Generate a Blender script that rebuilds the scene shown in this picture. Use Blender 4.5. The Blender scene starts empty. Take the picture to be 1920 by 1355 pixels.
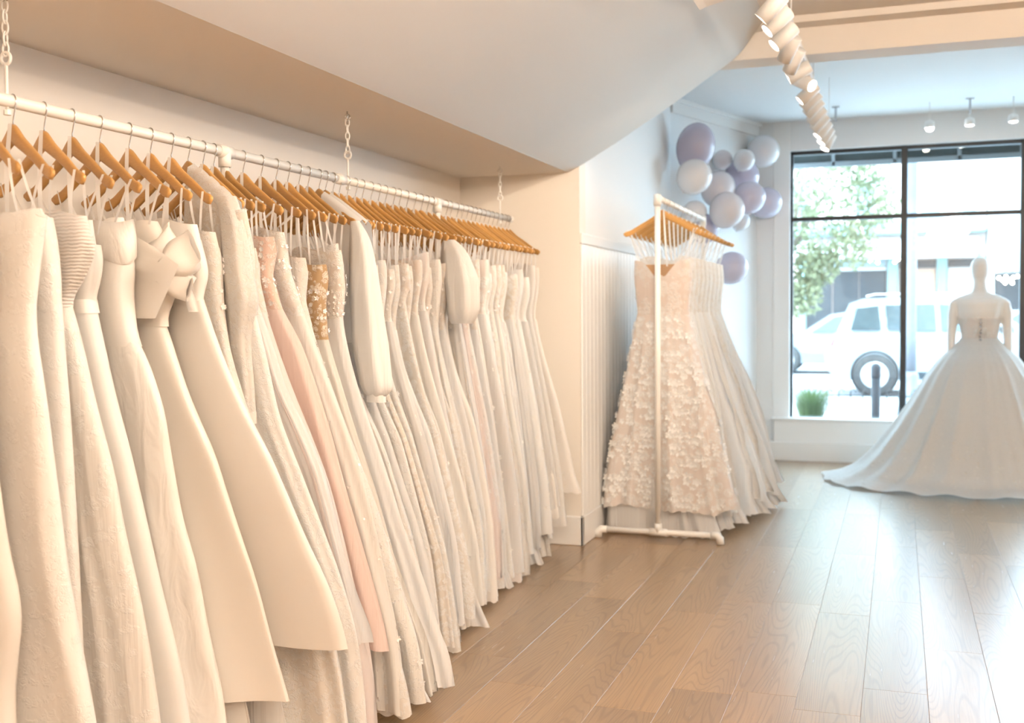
import bpy, math, random
import numpy as np
from mathutils import Matrix, Vector
random.seed(7)
rng = np.random.default_rng(11)
scene = bpy.context.scene
col = scene.collection

# ------------------------------------------------------------------ camera
F = 2048.1                       # focal length in pixels of the 1920x1355 frame
CAM = np.array([0.0, 0.0, 1.30])
def cam_axes(yaw, pit, rol):
    cy, sy, cp, sp, cr, sr = math.cos(yaw), math.sin(yaw), math.cos(pit), math.sin(pit), math.cos(rol), math.sin(rol)
    fwd = np.array([-sy*cp, cy*cp, -sp]); right = np.array([cy, sy, 0.0]); up = np.cross(right, fwd)
    return np.array([cr*right+sr*up, -(-sr*right+cr*up), fwd])
AX = cam_axes(0.340429, 0.043608, -0.007828)
cd = bpy.data.cameras.new('camera'); co = bpy.data.objects.new('camera', cd); col.objects.link(co)
cd.sensor_width = 36.0; cd.lens = F/1920*36; cd.clip_start = 0.05; cd.clip_end = 300
m = Matrix.Identity(4)
for i in range(3):
    m[i][0] = AX[0][i]; m[i][1] = -AX[1][i]; m[i][2] = -AX[2][i]; m[i][3] = CAM[i]
co.matrix_world = m
cd.dof.use_dof = True; cd.dof.focus_distance = 3.3; cd.dof.aperture_fstop = 3.2
scene.camera = co

# ------------------------------------------------------------------ view, sky, sun
vs = scene.view_settings
vs.view_transform = 'Standard'; vs.look = 'None'; vs.exposure = 0.55; vs.gamma = 1.0; vs.use_curve_mapping = False
SKY = 12.0; SUN = 6.0; LAMP = 8.5; FILL = 62.0
world = bpy.data.worlds.new('world'); scene.world = world; world.use_nodes = True
bg = world.node_tree.nodes['Background']
bg.inputs['Color'].default_value = (0.56, 0.79, 1.0, 1); bg.inputs['Strength'].default_value = SKY
sd = bpy.data.lights.new('sun', 'SUN'); sd.energy = SUN; sd.angle = math.radians(0.6); sd.color = (1.0, 0.96, 0.90)
so = bpy.data.objects.new('sun', sd); col.objects.link(so)
so.rotation_euler = (math.radians(48), 0, math.radians(-18)); so.location = (0, 4, 12)   # travels towards +Y: lights the far side of the street

cy_ = scene.cycles
cy_.max_bounces = 6; cy_.diffuse_bounces = 4; cy_.glossy_bounces = 2; cy_.transmission_bounces = 3; cy_.transparent_max_bounces = 6
cy_.use_adaptive_sampling = True; cy_.adaptive_threshold = 0.05; cy_.caustics_reflective = False; cy_.caustics_refractive = False; cy_.sample_clamp_indirect = 6.0

# ------------------------------------------------------------------ pixel helpers (1920x1355 frame)
def ray(px, py):
    return AX.T @ np.array([(px-960)/F, (py-677.5)/F, 1.0])
def at(px, py, ax, val):
    d = ray(px, py); t = (val-CAM[ax])/d[ax]; return CAM+t*d

# ------------------------------------------------------------------ mesh helpers
class MB:
    def __init__(s): s.v = []; s.f = []
    def add(s, v, f):
        b = len(s.v); s.v.extend([tuple(map(float, p)) for p in v]); s.f.extend([tuple(i+b for i in q) for q in f]); return s
    def box(s, x0, x1, y0, y1, z0, z1):
        v = [(x, y, z) for x in (x0, x1) for y in (y0, y1) for z in (z0, z1)]
        return s.add(v, [(0,1,3,2),(4,6,7,5),(0,4,5,1),(2,3,7,6),(0,2,6,4),(1,5,7,3)])
    def cbox(s, x0, x1, y0, y1, z0, z1, c=0.004):      # box with chamfered edges
        v = []; idx = {}
        for i, x in enumerate((x0, x1)):
            for j, y in enumerate((y0, y1)):
                for k, z in enumerate((z0, z1)):
                    dx = c if i == 0 else -c; dy = c if j == 0 else -c; dz = c if k == 0 else -c
                    for a, p in enumerate(((x, y+dy, z+dz), (x+dx, y, z+dz), (x+dx, y+dy, z))):
                        idx[(i,j,k,a)] = len(v); v.append(p)
        f = []
        for i in (0, 1):
            f.append([idx[(i,0,0,0)], idx[(i,1,0,0)], idx[(i,1,1,0)], idx[(i,0,1,0)]])
            f.append([idx[(0,i,0,1)], idx[(1,i,0,1)], idx[(1,i,1,1)], idx[(0,i,1,1)]])
            f.append([idx[(0,0,i,2)], idx[(1,0,i,2)], idx[(1,1,i,2)], idx[(0,1,i,2)]])
            for j in (0, 1):
                f.append([idx[(0,i,j,1)], idx[(1,i,j,1)], idx[(1,i,j,2)], idx[(0,i,j,2)]])
                f.append([idx[(i,0,j,0)], idx[(i,1,j,0)], idx[(i,1,j,2)], idx[(i,0,j,2)]])
                f.append([idx[(i,j,0,0)], idx[(i,j,1,0)], idx[(i,j,1,1)], idx[(i,j,0,1)]])
                for k in (0, 1): f.append([idx[(i,j,k,0)], idx[(i,j,k,1)], idx[(i,j,k,2)]])
        return s.add(v, f)
    def tube(s, pts, r, n=8, cap=True):
        pts = [np.array(p, float) for p in pts]; N = len(pts)
        rr = r if hasattr(r, '__len__') else [r]*N
        up = np.array([0.0, 0, 1]); rings = []; prev = None
        for i in range(N):
            t = pts[min(i+1, N-1)]-pts[max(i-1, 0)]; t = t/(np.linalg.norm(t)+1e-12)
            if prev is None:
                a = np.cross(t, up)
                if np.linalg.norm(a) < 1e-3: a = np.cross(t, np.array([1.0, 0, 0]))
            else: a = prev - t*np.dot(prev, t)
            a = a/(np.linalg.norm(a)+1e-12); prev = a; b = np.cross(t, a)
            rings.append([pts[i]+rr[i]*(math.cos(2*math.pi*k/n)*a+math.sin(2*math.pi*k/n)*b) for k in range(n)])
        v = [p for q in rings for p in q]
        f = [(i*n+k, i*n+(k+1) % n, (i+1)*n+(k+1) % n, (i+1)*n+k) for i in range(N-1) for k in range(n)]
        if cap: f += [tuple(range(n))[::-1], tuple((N-1)*n+k for k in range(n))]
        return s.add(v, f)
    def lathe(s, prof, n=24, c=(0, 0, 0), ax=2, cap=True):
        v = []; f = []
        for (r, z) in prof:
            for k in range(n):
                a = 2*math.pi*k/n; p = [r*math.cos(a), r*math.sin(a), z]
                if ax == 1: p = [p[0], p[2], p[1]]
                if ax == 0: p = [p[2], p[0], p[1]]
                v.append((p[0]+c[0], p[1]+c[1], p[2]+c[2]))
        for i in range(len(prof)-1):
            for k in range(n): f.append((i*n+k, i*n+(k+1) % n, (i+1)*n+(k+1) % n, (i+1)*n+k))
        if cap and prof[0][0] > 1e-6: f.append(tuple(range(n))[::-1])
        if cap and prof[-1][0] > 1e-6: f.append(tuple((len(prof)-1)*n+k for k in range(n)))
        return s.add(v, f)
    def prism(s, poly, y0, y1, ax=1):                  # polygon in (x,z) swept along y (or other axis)
        n = len(poly); v = []
        for y in (y0, y1):
            for (a, b) in poly: v.append((a, y, b) if ax == 1 else ((y, a, b) if ax == 0 else (a, b, y)))
        f = [tuple(range(n)), tuple(range(n, 2*n))[::-1]] + [(i, (i+1) % n, n+(i+1) % n, n+i) for i in range(n)]
        return s.add(v, f)
    def mesh(s, name, smooth=False):
        me = bpy.data.meshes.new(name); me.from_pydata(s.v, [], s.f); me.update()
        if smooth: me.polygons.foreach_set('use_smooth', [True]*len(me.polygons))
        return me
    def build(s, name, mat, parent=None, smooth=False):
        return link(name, s.mesh(name, smooth), mat, parent)
def link(name, me, mat, parent=None):
    if mat is not None and not me.materials: me.materials.append(mat)
    o = bpy.data.objects.new(name, me); col.objects.link(o); o.parent = parent; return o
def empty(name, loc, rz=0.0):
    o = bpy.data.objects.new(name, None); col.objects.link(o); o.location = loc; o.rotation_euler = (0, 0, rz); o.empty_display_size = 0.1; return o
def tag(o, label=None, cat=None, group=None, kind=None):
    if label: o['label'] = label
    if cat: o['category'] = cat
    if group: o['group'] = group
    if kind: o['kind'] = kind
    return o
def struct(o, label=None): 
    o['kind'] = 'structure'
    if label: o['label'] = label
    return o

# ------------------------------------------------------------------ materials
def new_mat(name):
    mt = bpy.data.materials.new(name); mt.use_nodes = True; nt = mt.node_tree
    return mt, nt, nt.nodes['Principled BSDF'], nt.nodes['Material Output']
def N(nt, t, **kw):
    n = nt.nodes.new(t)
    for k, v in kw.items():
        if k in n.inputs: n.inputs[k].default_value = v
        else: setattr(n, k, v)
    return n
def c4(c): return (c[0], c[1], c[2], 1.0)
def mat(name, c, rough=0.5, metal=0.0, spec=0.5, noise=None, bump=None, emit=None, alpha=None, coat=0.0):
    mt, nt, b, out = new_mat(name); L = nt.links.new
    b.inputs['Base Color'].default_value = c4(c); b.inputs['Roughness'].default_value = rough; b.inputs['Metallic'].default_value = metal
    b.inputs['Specular IOR Level'].default_value = spec; b.inputs['Coat Weight'].default_value = coat
    tc = N(nt, 'ShaderNodeTexCoord')
    if noise:
        sc, c2, fac = noise
        nz = N(nt, 'ShaderNodeTexNoise', Scale=sc, Detail=4.0); L(tc.outputs['Object'], nz.inputs['Vector'])
        mx = N(nt, 'ShaderNodeMix', data_type='RGBA'); rmp = N(nt, 'ShaderNodeMath', operation='MULTIPLY'); rmp.inputs[1].default_value = fac
        L(nz.outputs['Fac'], rmp.inputs[0]); L(rmp.outputs[0], mx.inputs['Factor']); mx.inputs['A'].default_value = c4(c); mx.inputs['B'].default_value = c4(c2)
        L(mx.outputs['Result'], b.inputs['Base Color'])
    if bump:
        sc, st, dist = bump
        nz = N(nt, 'ShaderNodeTexNoise', Scale=sc, Detail=5.0); L(tc.outputs['Object'], nz.inputs['Vector'])
        bm = N(nt, 'ShaderNodeBump', Strength=st, Distance=dist); L(nz.outputs['Fac'], bm.inputs['Height']); L(bm.outputs['Normal'], b.inputs['Normal'])
    if emit:
        b.inputs['Emission Color'].default_value = c4(emit[0]); b.inputs['Emission Strength'].default_value = emit[1]
    return mt

def cloth(name, c, rough=0.6, transl=0.3, transp=0.0, spec=0.3, sheen=0.2, wr=(14, 0.25, 0.01), lace=None, weave=None, glitter=False):
    """woven cloth: two-sided, part of the light passes through; lace=(pattern colour, scale, threshold) raises a floral net"""
    mt, nt, b, out = new_mat(name); L = nt.links.new
    b.inputs['Roughness'].default_value = rough; b.inputs['Specular IOR Level'].default_value = spec; b.inputs['Sheen Weight'].default_value = sheen
    tc = N(nt, 'ShaderNodeTexCoord'); oi = N(nt, 'ShaderNodeObjectInfo')
    add = N(nt, 'ShaderNodeVectorMath', operation='ADD'); sc = N(nt, 'ShaderNodeVectorMath', operation='SCALE'); sc.inputs['Scale'].default_value = 7.0
    cmb = N(nt, 'ShaderNodeCombineXYZ'); L(oi.outputs['Random'], cmb.inputs[0]); L(oi.outputs['Random'], cmb.inputs[1])
    L(cmb.outputs[0], sc.inputs[0]); L(tc.outputs['Object'], add.inputs[0]); L(sc.outputs['Vector'], add.inputs[1]); vec = add.outputs['Vector']
    # slight dye difference from gown to gown
    hv = N(nt, 'ShaderNodeHueSaturation'); hv.inputs['Color'].default_value = c4(c)
    mr = N(nt, 'ShaderNodeMapRange'); mr.inputs['To Min'].default_value = 0.955; mr.inputs['To Max'].default_value = 1.03
    ms = N(nt, 'ShaderNodeMapRange'); ms.inputs['To Min'].default_value = 1.25; ms.inputs['To Max'].default_value = 0.75
    L(oi.outputs['Random'], mr.inputs['Value']); L(mr.outputs['Result'], hv.inputs['Value']); L(oi.outputs['Random'], ms.inputs['Value']); L(ms.outputs['Result'], hv.inputs['Saturation'])
    colr = hv.outputs['Color']
    n1 = N(nt, 'ShaderNodeTexNoise', Scale=wr[0], Detail=3.0, Distortion=0.8); 
    mp = N(nt, 'ShaderNodeMapping'); mp.inputs['Scale'].default_value = (1, 1, wr[3] if len(wr) > 3 else 0.35); L(vec, mp.inputs['Vector']); L(mp.outputs['Vector'], n1.inputs['Vector'])
    h = n1.outputs['Fac']; bm = N(nt, 'ShaderNodeBump', Strength=wr[1], Distance=wr[2]); L(h, bm.inputs['Height']); nrm = bm.outputs['Normal']
    tfac = None
    if lace:
        lc, ls, th = lace
        nz = N(nt, 'ShaderNodeTexNoise', Scale=ls*0.8, Detail=2.0); L(vec, nz.inputs['Vector'])
        mv = N(nt, 'ShaderNodeVectorMath', operation='MULTIPLY_ADD'); L(nz.outputs['Color'], mv.inputs[0]); mv.inputs[1].default_value = (0.05,)*3; L(vec, mv.inputs[2])
        vo = N(nt, 'ShaderNodeTexVoronoi', Scale=ls); vo.feature = 'SMOOTH_F1'; vo.inputs['Smoothness'].default_value = 0.25; L(mv.outputs[0], vo.inputs['Vector'])
        v2 = N(nt, 'ShaderNodeTexVoronoi', Scale=ls*3.1); v2.feature = 'DISTANCE_TO_EDGE'; L(mv.outputs[0], v2.inputs['Vector'])
        r1 = N(nt, 'ShaderNodeMapRange'); r1.inputs['From Min'].default_value = th+0.10; r1.inputs['From Max'].default_value = th-0.06; L(vo.outputs['Distance'], r1.inputs['Value'])
        r2 = N(nt, 'ShaderNodeMapRange'); r2.inputs['From Min'].default_value = 0.0; r2.inputs['From Max'].default_value = 0.12; L(v2.outputs['Distance'], r2.inputs['Value'])
        mu = N(nt, 'ShaderNodeMath', operation='MULTIPLY'); L(r1.outputs['Result'], mu.inputs[0]); L(r2.outputs['Result'], mu.inputs[1])
        mx = N(nt, 'ShaderNodeMix', data_type='RGBA'); L(mu.outputs[0], mx.inputs['Factor']); L(colr, mx.inputs['A']); mx.inputs['B'].default_value = c4(lc); colr = mx.outputs['Result']
        b2 = N(nt, 'ShaderNodeBump', Strength=0.45, Distance=0.003); L(mu.outputs[0], b2.inputs['Height']); L(nrm, b2.inputs['Normal']); nrm = b2.outputs['Normal']
        tfac = mu.outputs[0]
    if weave:
        wv = N(nt, 'ShaderNodeTexWave', Scale=weave[0], Distortion=3.0, Detail=2.0); wv.bands_direction = weave[2]; L(vec, wv.inputs['Vector'])
        b3 = N(nt, 'ShaderNodeBump', Strength=weave[1], Distance=0.004); L(wv.outputs['Fac'], b3.inputs['Height']); L(nrm, b3.inputs['Normal']); nrm = b3.outputs['Normal']
    if glitter:
        vg = N(nt, 'ShaderNodeTexVoronoi', Scale=95.0); L(vec, vg.inputs['Vector'])
        lt = N(nt, 'ShaderNodeMath', operation='LESS_THAN'); lt.inputs[1].default_value = 0.16; L(vg.outputs['Distance'], lt.inputs[0])
        mm = N(nt, 'ShaderNodeMapRange'); mm.inputs['To Min'].default_value = rough; mm.inputs['To Max'].default_value = 0.15; L(lt.outputs[0], mm.inputs['Value']); L(mm.outputs['Result'], b.inputs['Roughness'])
        ml = N(nt, 'ShaderNodeMath', operation='MULTIPLY'); ml.inputs[1].default_value = 0.25; L(lt.outputs[0], ml.inputs[0]); L(ml.outputs[0], b.inputs['Metallic'])
    L(colr, b.inputs['Base Color']); L(nrm, b.inputs['Normal'])
    tr = N(nt, 'ShaderNodeBsdfTranslucent'); L(colr, tr.inputs['Color']); L(nrm, tr.inputs['Normal'])
    m1 = N(nt, 'ShaderNodeMixShader'); m1.inputs['Fac'].default_value = transl; L(b.outputs[0], m1.inputs[1]); L(tr.outputs[0], m1.inputs[2]); sh = m1.outputs[0]
    if transp > 0:
        tp = N(nt, 'ShaderNodeBsdfTransparent'); m2 = N(nt, 'ShaderNodeMixShader'); L(sh, m2.inputs[1]); L(tp.outputs[0], m2.inputs[2])
        if tfac is not None:
            mr2 = N(nt, 'ShaderNodeMapRange'); mr2.inputs['To Min'].default_value = transp; mr2.inputs['To Max'].default_value = 0.0; L(tfac, mr2.inputs['Value']); L(mr2.outputs['Result'], m2.inputs['Fac'])
        else: m2.inputs['Fac'].default_value = transp
        sh = m2.outputs[0]
    L(sh, out.inputs['Surface']); return mt

def wood_mat(name, ca, cb, scale=6.0, rough=0.4, stretch=(1, 12, 12), var=0.25, bumpst=0.1):
    mt, nt, b, out = new_mat(name); L = nt.links.new
    tc = N(nt, 'ShaderNodeTexCoord'); oi = N(nt, 'ShaderNodeObjectInfo')
    cmb = N(nt, 'ShaderNodeCombineXYZ'); sc = N(nt, 'ShaderNodeVectorMath', operation='SCALE'); sc.inputs['Scale'].default_value = 31.0
    for i in range(3): L(oi.outputs['Random'], cmb.inputs[i])
    L(cmb.outputs[0], sc.inputs[0]); add = N(nt, 'ShaderNodeVectorMath', operation='ADD'); L(tc.outputs['Object'], add.inputs[0]); L(sc.outputs['Vector'], add.inputs[1])
    mp = N(nt, 'ShaderNodeMapping'); mp.inputs['Scale'].default_value = stretch; L(add.outputs['Vector'], mp.inputs['Vector'])
    nz = N(nt, 'ShaderNodeTexNoise', Scale=scale, Detail=6.0, Roughness=0.6, Distortion=0.6); L(mp.outputs['Vector'], nz.inputs['Vector'])
    mx = N(nt, 'ShaderNodeMix', data_type='RGBA'); L(nz.outputs['Fac'], mx.inputs['Factor']); mx.inputs['A'].default_value = c4(ca); mx.inputs['B'].default_value = c4(cb)
    hv = N(nt, 'ShaderNodeHueSaturation'); L(mx.outputs['Result'], hv.inputs['Color'])
    mr = N(nt, 'ShaderNodeMapRange'); mr.inputs['To Min'].default_value = 1-var; mr.inputs['To Max'].default_value = 1+var*0.6; L(oi.outputs['Random'], mr.inputs['Value']); L(mr.outputs['Result'], hv.inputs['Value'])
    L(hv.outputs['Color'], b.inputs['Base Color']); b.inputs['Roughness'].default_value = rough
    bm = N(nt, 'ShaderNodeBump', Strength=bumpst, Distance=0.002); L(nz.outputs['Fac'], bm.inputs['Height']); L(bm.outputs['Normal'], b.inputs['Normal'])
    return mt

def floor_mat():
    mt, nt, b, out = new_mat('vinyl_plank'); L = nt.links.new
    tc = N(nt, 'ShaderNodeTexCoord'); oi = N(nt, 'ShaderNodeObjectInfo')
    cmb = N(nt, 'ShaderNodeCombineXYZ'); sc = N(nt, 'ShaderNodeVectorMath', operation='SCALE'); sc.inputs['Scale'].default_value = 53.0
    for i in range(3): L(oi.outputs['Random'], cmb.inputs[i])
    L(cmb.outputs[0], sc.inputs[0]); add = N(nt, 'ShaderNodeVectorMath', operation='ADD'); L(tc.outputs['Object'], add.inputs[0]); L(sc.outputs['Vector'], add.inputs[1])
    mp = N(nt, 'ShaderNodeMapping'); mp.inputs['Scale'].default_value = (1.0, 0.085, 1.0); L(add.outputs['Vector'], mp.inputs['Vector'])
    # broad tone, cathedral grain rings and fine pores
    n0 = N(nt, 'ShaderNodeTexNoise', Scale=5.0, Detail=3.0); L(mp.outputs['Vector'], n0.inputs['Vector'])
    n1 = N(nt, 'ShaderNodeTexNoise', Scale=5.5, Detail=1.0); L(mp.outputs['Vector'], n1.inputs['Vector'])
    mul = N(nt, 'ShaderNodeMath', operation='MULTIPLY'); mul.inputs[1].default_value = 260.0; L(n1.outputs['Fac'], mul.inputs[0])
    sn = N(nt, 'ShaderNodeMath', operation='SINE'); L(mul.outputs[0], sn.inputs[0])
    mp2 = N(nt, 'ShaderNodeMapping'); mp2.inputs['Scale'].default_value = (1.0, 0.03, 1.0); L(add.outputs['Vector'], mp2.inputs['Vector'])
    n2 = N(nt, 'ShaderNodeTexNoise', Scale=160.0, Detail=3.0); L(mp2.outputs['Vector'], n2.inputs['Vector'])
    mx = N(nt, 'ShaderNodeMix', data_type='RGBA'); mx.inputs['A'].default_value = (0.27, 0.158, 0.072, 1); mx.inputs['B'].default_value = (0.42, 0.265, 0.138, 1); L(n0.outputs['Fac'], mx.inputs['Factor'])
    rr = N(nt, 'ShaderNodeMapRange'); rr.inputs['From Min'].default_value = 0.35; rr.inputs['From Max'].default_value = 1.0; rr.inputs['To Min'].default_value = 0.0; rr.inputs['To Max'].default_value = 0.34; L(sn.outputs[0], rr.inputs['Value'])
    m2 = N(nt, 'ShaderNodeMix', data_type='RGBA'); L(mx.outputs['Result'], m2.inputs['A']); m2.inputs['B'].default_value = (0.15, 0.09, 0.05, 1); L(rr.outputs['Result'], m2.inputs['Factor'])
    r3 = N(nt, 'ShaderNodeMapRange'); r3.inputs['From Min'].default_value = 0.45; r3.inputs['From Max'].default_value = 0.75; r3.inputs['To Max'].default_value = 0.35; L(n2.outputs['Fac'], r3.inputs['Value'])
    m3 = N(nt, 'ShaderNodeMix', data_type='RGBA'); L(r3.outputs['Result'], m3.inputs['Factor']); L(m2.outputs['Result'], m3.inputs['A']); m3.inputs['B'].default_value = (0.17, 0.105, 0.06, 1)
    hv = N(nt, 'ShaderNodeHueSaturation'); L(m3.outputs['Result'], hv.inputs['Color'])
    mr = N(nt, 'ShaderNodeMapRange'); mr.inputs['To Min'].default_value = 0.80; mr.inputs['To Max'].default_value = 1.14; L(oi.outputs['Random'], mr.inputs['Value']); L(mr.outputs['Result'], hv.inputs['Value'])
    L(hv.outputs['Color'], b.inputs['Base Color'])
    ro = N(nt, 'ShaderNodeMapRange'); ro.inputs['To Min'].default_value = 0.20; ro.inputs['To Max'].default_value = 0.30; L(n2.outputs['Fac'], ro.inputs['Value']); L(ro.outputs['Result'], b.inputs['Roughness'])
    b.inputs['Specular IOR Level'].default_value = 0.7
    b.inputs['Coat Weight'].default_value = 0.7; b.inputs['Coat Roughness'].default_value = 0.36; b.inputs['Coat IOR'].default_value = 1.55
    b1 = N(nt, 'ShaderNodeBump', Strength=0.05, Distance=0.001); L(n2.outputs['Fac'], b1.inputs['Height'])
    b2 = N(nt, 'ShaderNodeBump', Strength=0.05, Distance=0.0005); L(sn.outputs[0], b2.inputs['Height']); L(b1.outputs['Normal'], b2.inputs['Normal']); L(b2.outputs['Normal'], b.inputs['Normal'])
    return mt

def glass_mat(name, tint=(0.97, 1.0, 0.99), refl=0.05):
    mt = bpy.data.materials.new(name); mt.use_nodes = True; nt = mt.node_tree; nt.nodes.clear()
    out = N(nt, 'ShaderNodeOutputMaterial'); tp = N(nt, 'ShaderNodeBsdfTransparent', Color=c4(tint)); gl = N(nt, 'ShaderNodeBsdfGlossy', Roughness=0.02)
    mx = N(nt, 'ShaderNodeMixShader', Fac=refl); nt.links.new(tp.outputs[0], mx.inputs[1]); nt.links.new(gl.outputs[0], mx.inputs[2]); nt.links.new(mx.outputs[0], out.inputs['Surface'])
    return mt

W = {}
W['paint'] = mat('cream_wall_paint', (0.82, 0.765, 0.695), 0.6, bump=(55, 0.05, 0.004))
W['white'] = mat('white_wall_paint', (0.80, 0.795, 0.785), 0.6, bump=(55, 0.05, 0.004))
W['ceil'] = mat('cream_ceiling_paint', (0.84, 0.785, 0.72), 0.7, bump=(40, 0.08, 0.004))
W['plaster'] = mat('old_plaster', (0.80, 0.80, 0.79), 0.7, bump=(6, 0.25, 0.01))
W['trim'] = mat('white_trim', (0.84, 0.83, 0.81), 0.35, bump=(30, 0.03, 0.002))
W['floor'] = floor_mat()
W['sub'] = mat('floor_seam', (0.30, 0.22, 0.16), 0.6, noise=(20, (0.2, 0.14, 0.1), 0.6))
W['black'] = mat('black_frame', (0.012, 0.012, 0.013), 0.35, noise=(30, (0.03, 0.03, 0.03), 0.5))
W['glass'] = glass_mat('window_glass')
W['pvc'] = mat('white_pipe', (0.86, 0.84, 0.80), 0.38, noise=(25, (0.80, 0.77, 0.72), 0.5))
W['steel'] = mat('hook_steel', (0.72, 0.70, 0.67), 0.22, 1.0, noise=(40, (0.6, 0.58, 0.55), 0.5))
W['hang'] = wood_mat('hanger_wood', (0.50, 0.25, 0.068), (0.66, 0.375, 0.125), 9.0, 0.36, (6, 30, 30), 0.22)
W['track'] = mat('white_track', (0.82, 0.81, 0.79), 0.4, noise=(30, (0.78, 0.77, 0.75), 0.5))
W['dark'] = mat('dark_slot', (0.03, 0.028, 0.025), 0.8, noise=(30, (0.05, 0.045, 0.04), 0.5))
W['lens'] = mat('lamp_lens', (1, 0.95, 0.85), 0.3, emit=((1.0, 0.90, 0.76), 22.0), noise=(30, (1, 0.93, 0.82), 0.3))

# cloths
IV = (0.905, 0.87, 0.825); WH = (0.91, 0.895, 0.87); CR = (0.905, 0.86, 0.80)
TW = (30, 0.55, 0.012, 0.035)
C = {}
C['satin'] = cloth('ivory_satin', IV, 0.36, 0.22, spec=0.5, sheen=0.1, wr=(7, 0.30, 0.012))
C['cream_satin'] = cloth('cream_satin', CR, 0.33, 0.22, spec=0.5, sheen=0.1, wr=(4, 0.14, 0.01))
C['taffeta'] = cloth('wrinkled_taffeta', IV, 0.36, 0.22, spec=0.5, wr=(16, 0.75, 0.016))
C['crepe'] = cloth('white_crepe', WH, 0.7, 0.3, wr=(9, 0.2, 0.01))
C['chiffon'] = cloth('white_chiffon', (0.92, 0.90, 0.87), 0.75, 0.22, 0.0, wr=(20, 0.5, 0.012, 0.05))
C['pleat'] = cloth('ruched_chiffon', IV, 0.65, 0.3, wr=(10, 0.2, 0.008), weave=(38, 0.55, 'Z'))
C['jacquard'] = cloth('ivory_jacquard', IV, 0.5, 0.25, wr=(18, 0.5, 0.008), lace=((0.92, 0.89, 0.85), 34, 0.42))
C['fine_pleat'] = cloth('fine_pleated_ivory', IV, 0.55, 0.25, wr=(40, 0.5, 0.01, 0.03), lace=((0.92, 0.89, 0.85), 30, 0.40))
C['tulle'] = cloth('white_tulle', (0.92, 0.905, 0.885), 0.85, 0.42, 0.0, 0.1, 0.3, TW)
C['ivory_tulle'] = cloth('ivory_tulle', (0.915, 0.88, 0.825), 0.85, 0.42, 0.0, 0.1, 0.3, TW)
C['pink_tulle'] = cloth('pale_pink_tulle', (0.92, 0.845, 0.81), 0.85, 0.42, 0.0, 0.1, 0.3, TW)
C['blush'] = cloth('blush_tulle', (0.92, 0.775, 0.715), 0.8, 0.40, 0.0, 0.1, 0.3, TW)
C['blush_lace'] = cloth('blush_lace', (0.87, 0.68, 0.59), 0.6, 0.3, 0.0, 0.3, 0.1, (20, 0.2, 0.008), lace=((0.92, 0.82, 0.76), 48, 0.40), glitter=True)
C['lace'] = cloth('ivory_lace', (0.885, 0.83, 0.76), 0.6, 0.35, 0.0, 0.3, 0.1, (18, 0.2, 0.008), lace=((0.925, 0.90, 0.865), 42, 0.52))
C['white_lace'] = cloth('white_lace', (0.89, 0.85, 0.795), 0.6, 0.35, 0.0, 0.3, 0.1, (18, 0.2, 0.008), lace=((0.93, 0.915, 0.89), 30, 0.56))
C['big_lace'] = cloth('floral_lace', (0.905, 0.835, 0.785), 0.65, 0.35, 0.0, 0.3, 0.1, (24, 0.3, 0.01, 0.06), lace=((0.93, 0.91, 0.88), 17, 0.46))
C['beige_lace'] = cloth('nude_lace', (0.56, 0.40, 0.25), 0.65, 0.3, 0.0, 0.3, 0.1, (18, 0.2, 0.008), lace=((0.90, 0.83, 0.72), 40, 0.45))
C['sequin'] = cloth('sequinned_tulle', (0.91, 0.875, 0.825), 0.7, 0.35, 0.0, 0.4, 0.1, TW, lace=((0.925, 0.90, 0.87), 55, 0.36), glitter=True)
C['lining'] = cloth('tan_lining', (0.66, 0.42, 0.235), 0.55, 0.2, wr=(12, 0.15, 0.006))
C['sheer'] = cloth('sheer_net', (0.92, 0.905, 0.885), 0.85, 0.35, 0.33, 0.1, 0.3, TW)
C['ribbon'] = cloth('white_ribbon', (0.91, 0.895, 0.87), 0.45, 0.35, wr=(30, 0.1, 0.002))
C['petal'] = cloth('white_petal', (0.95, 0.94, 0.92), 0.7, 0.25, wr=(20, 0.2, 0.004))
C['bead'] = mat('beading', (0.90, 0.86, 0.82), 0.2, 0.0, 0.9, noise=(90, (0.95, 0.9, 0.86), 0.8))
C['silver'] = mat('silver_clasp', (0.62, 0.62, 0.64), 0.25, 0.9, noise=(60, (0.3, 0.3, 0.32), 0.6))
C['mannequin'] = mat('mannequin_white', (0.84, 0.825, 0.80), 0.42, bump=(40, 0.02, 0.001))

# ================================================================== the room
TY = 5.854      # plane of the alcove's end wall
FY = 9.866      # window wall
BX = -2.38      # alcove back wall
SX = -1.67      # side wall of the front part
SOFZ = 2.08; SOFX = -1.735
NCZ = 2.82; FCZ = 2.95; BEAMZ = 2.645
RX1 = 5.2; BY = -2.6

# floor: base slab and loose planks
fl = MB().box(BX-0.1, RX1, BY, FY+0.1, -0.08, -0.0015).build('floor', W['sub']); struct(fl, 'brown wood-look vinyl plank floor running to the window')
PW = 0.2085; x0 = -1.150-6*PW
plank_meshes = {}
def plank_mesh(l):
    k = round(l, 2)
    if k not in plank_meshes:
        me = MB().cbox(0.0006, PW-0.0006, 0.0006, k-0.0006, -0.001, 0.0045, 0.0007).mesh('plank'); me.materials.append(W['floor']); plank_meshes[k] = me
    return plank_meshes[k]
PL = 1.22; offs = {}
known = {3: 4.924-0.0, 4: 4.924, 5: 4.675}
def end_at(r):   # a plank joint of row r, from the photograph where one can be read
    xr = x0+r*PW
    for (px, py) in ((1545,1335),(1670,1295),(1790,1221),(1400,1128),(1310,1149),(1155,1183),(1080,1240)):
        p = at(px, py, 2, 0)
        if xr <= p[0] < xr+PW: return p[1]
    return rng.uniform(0, PL)
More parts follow.
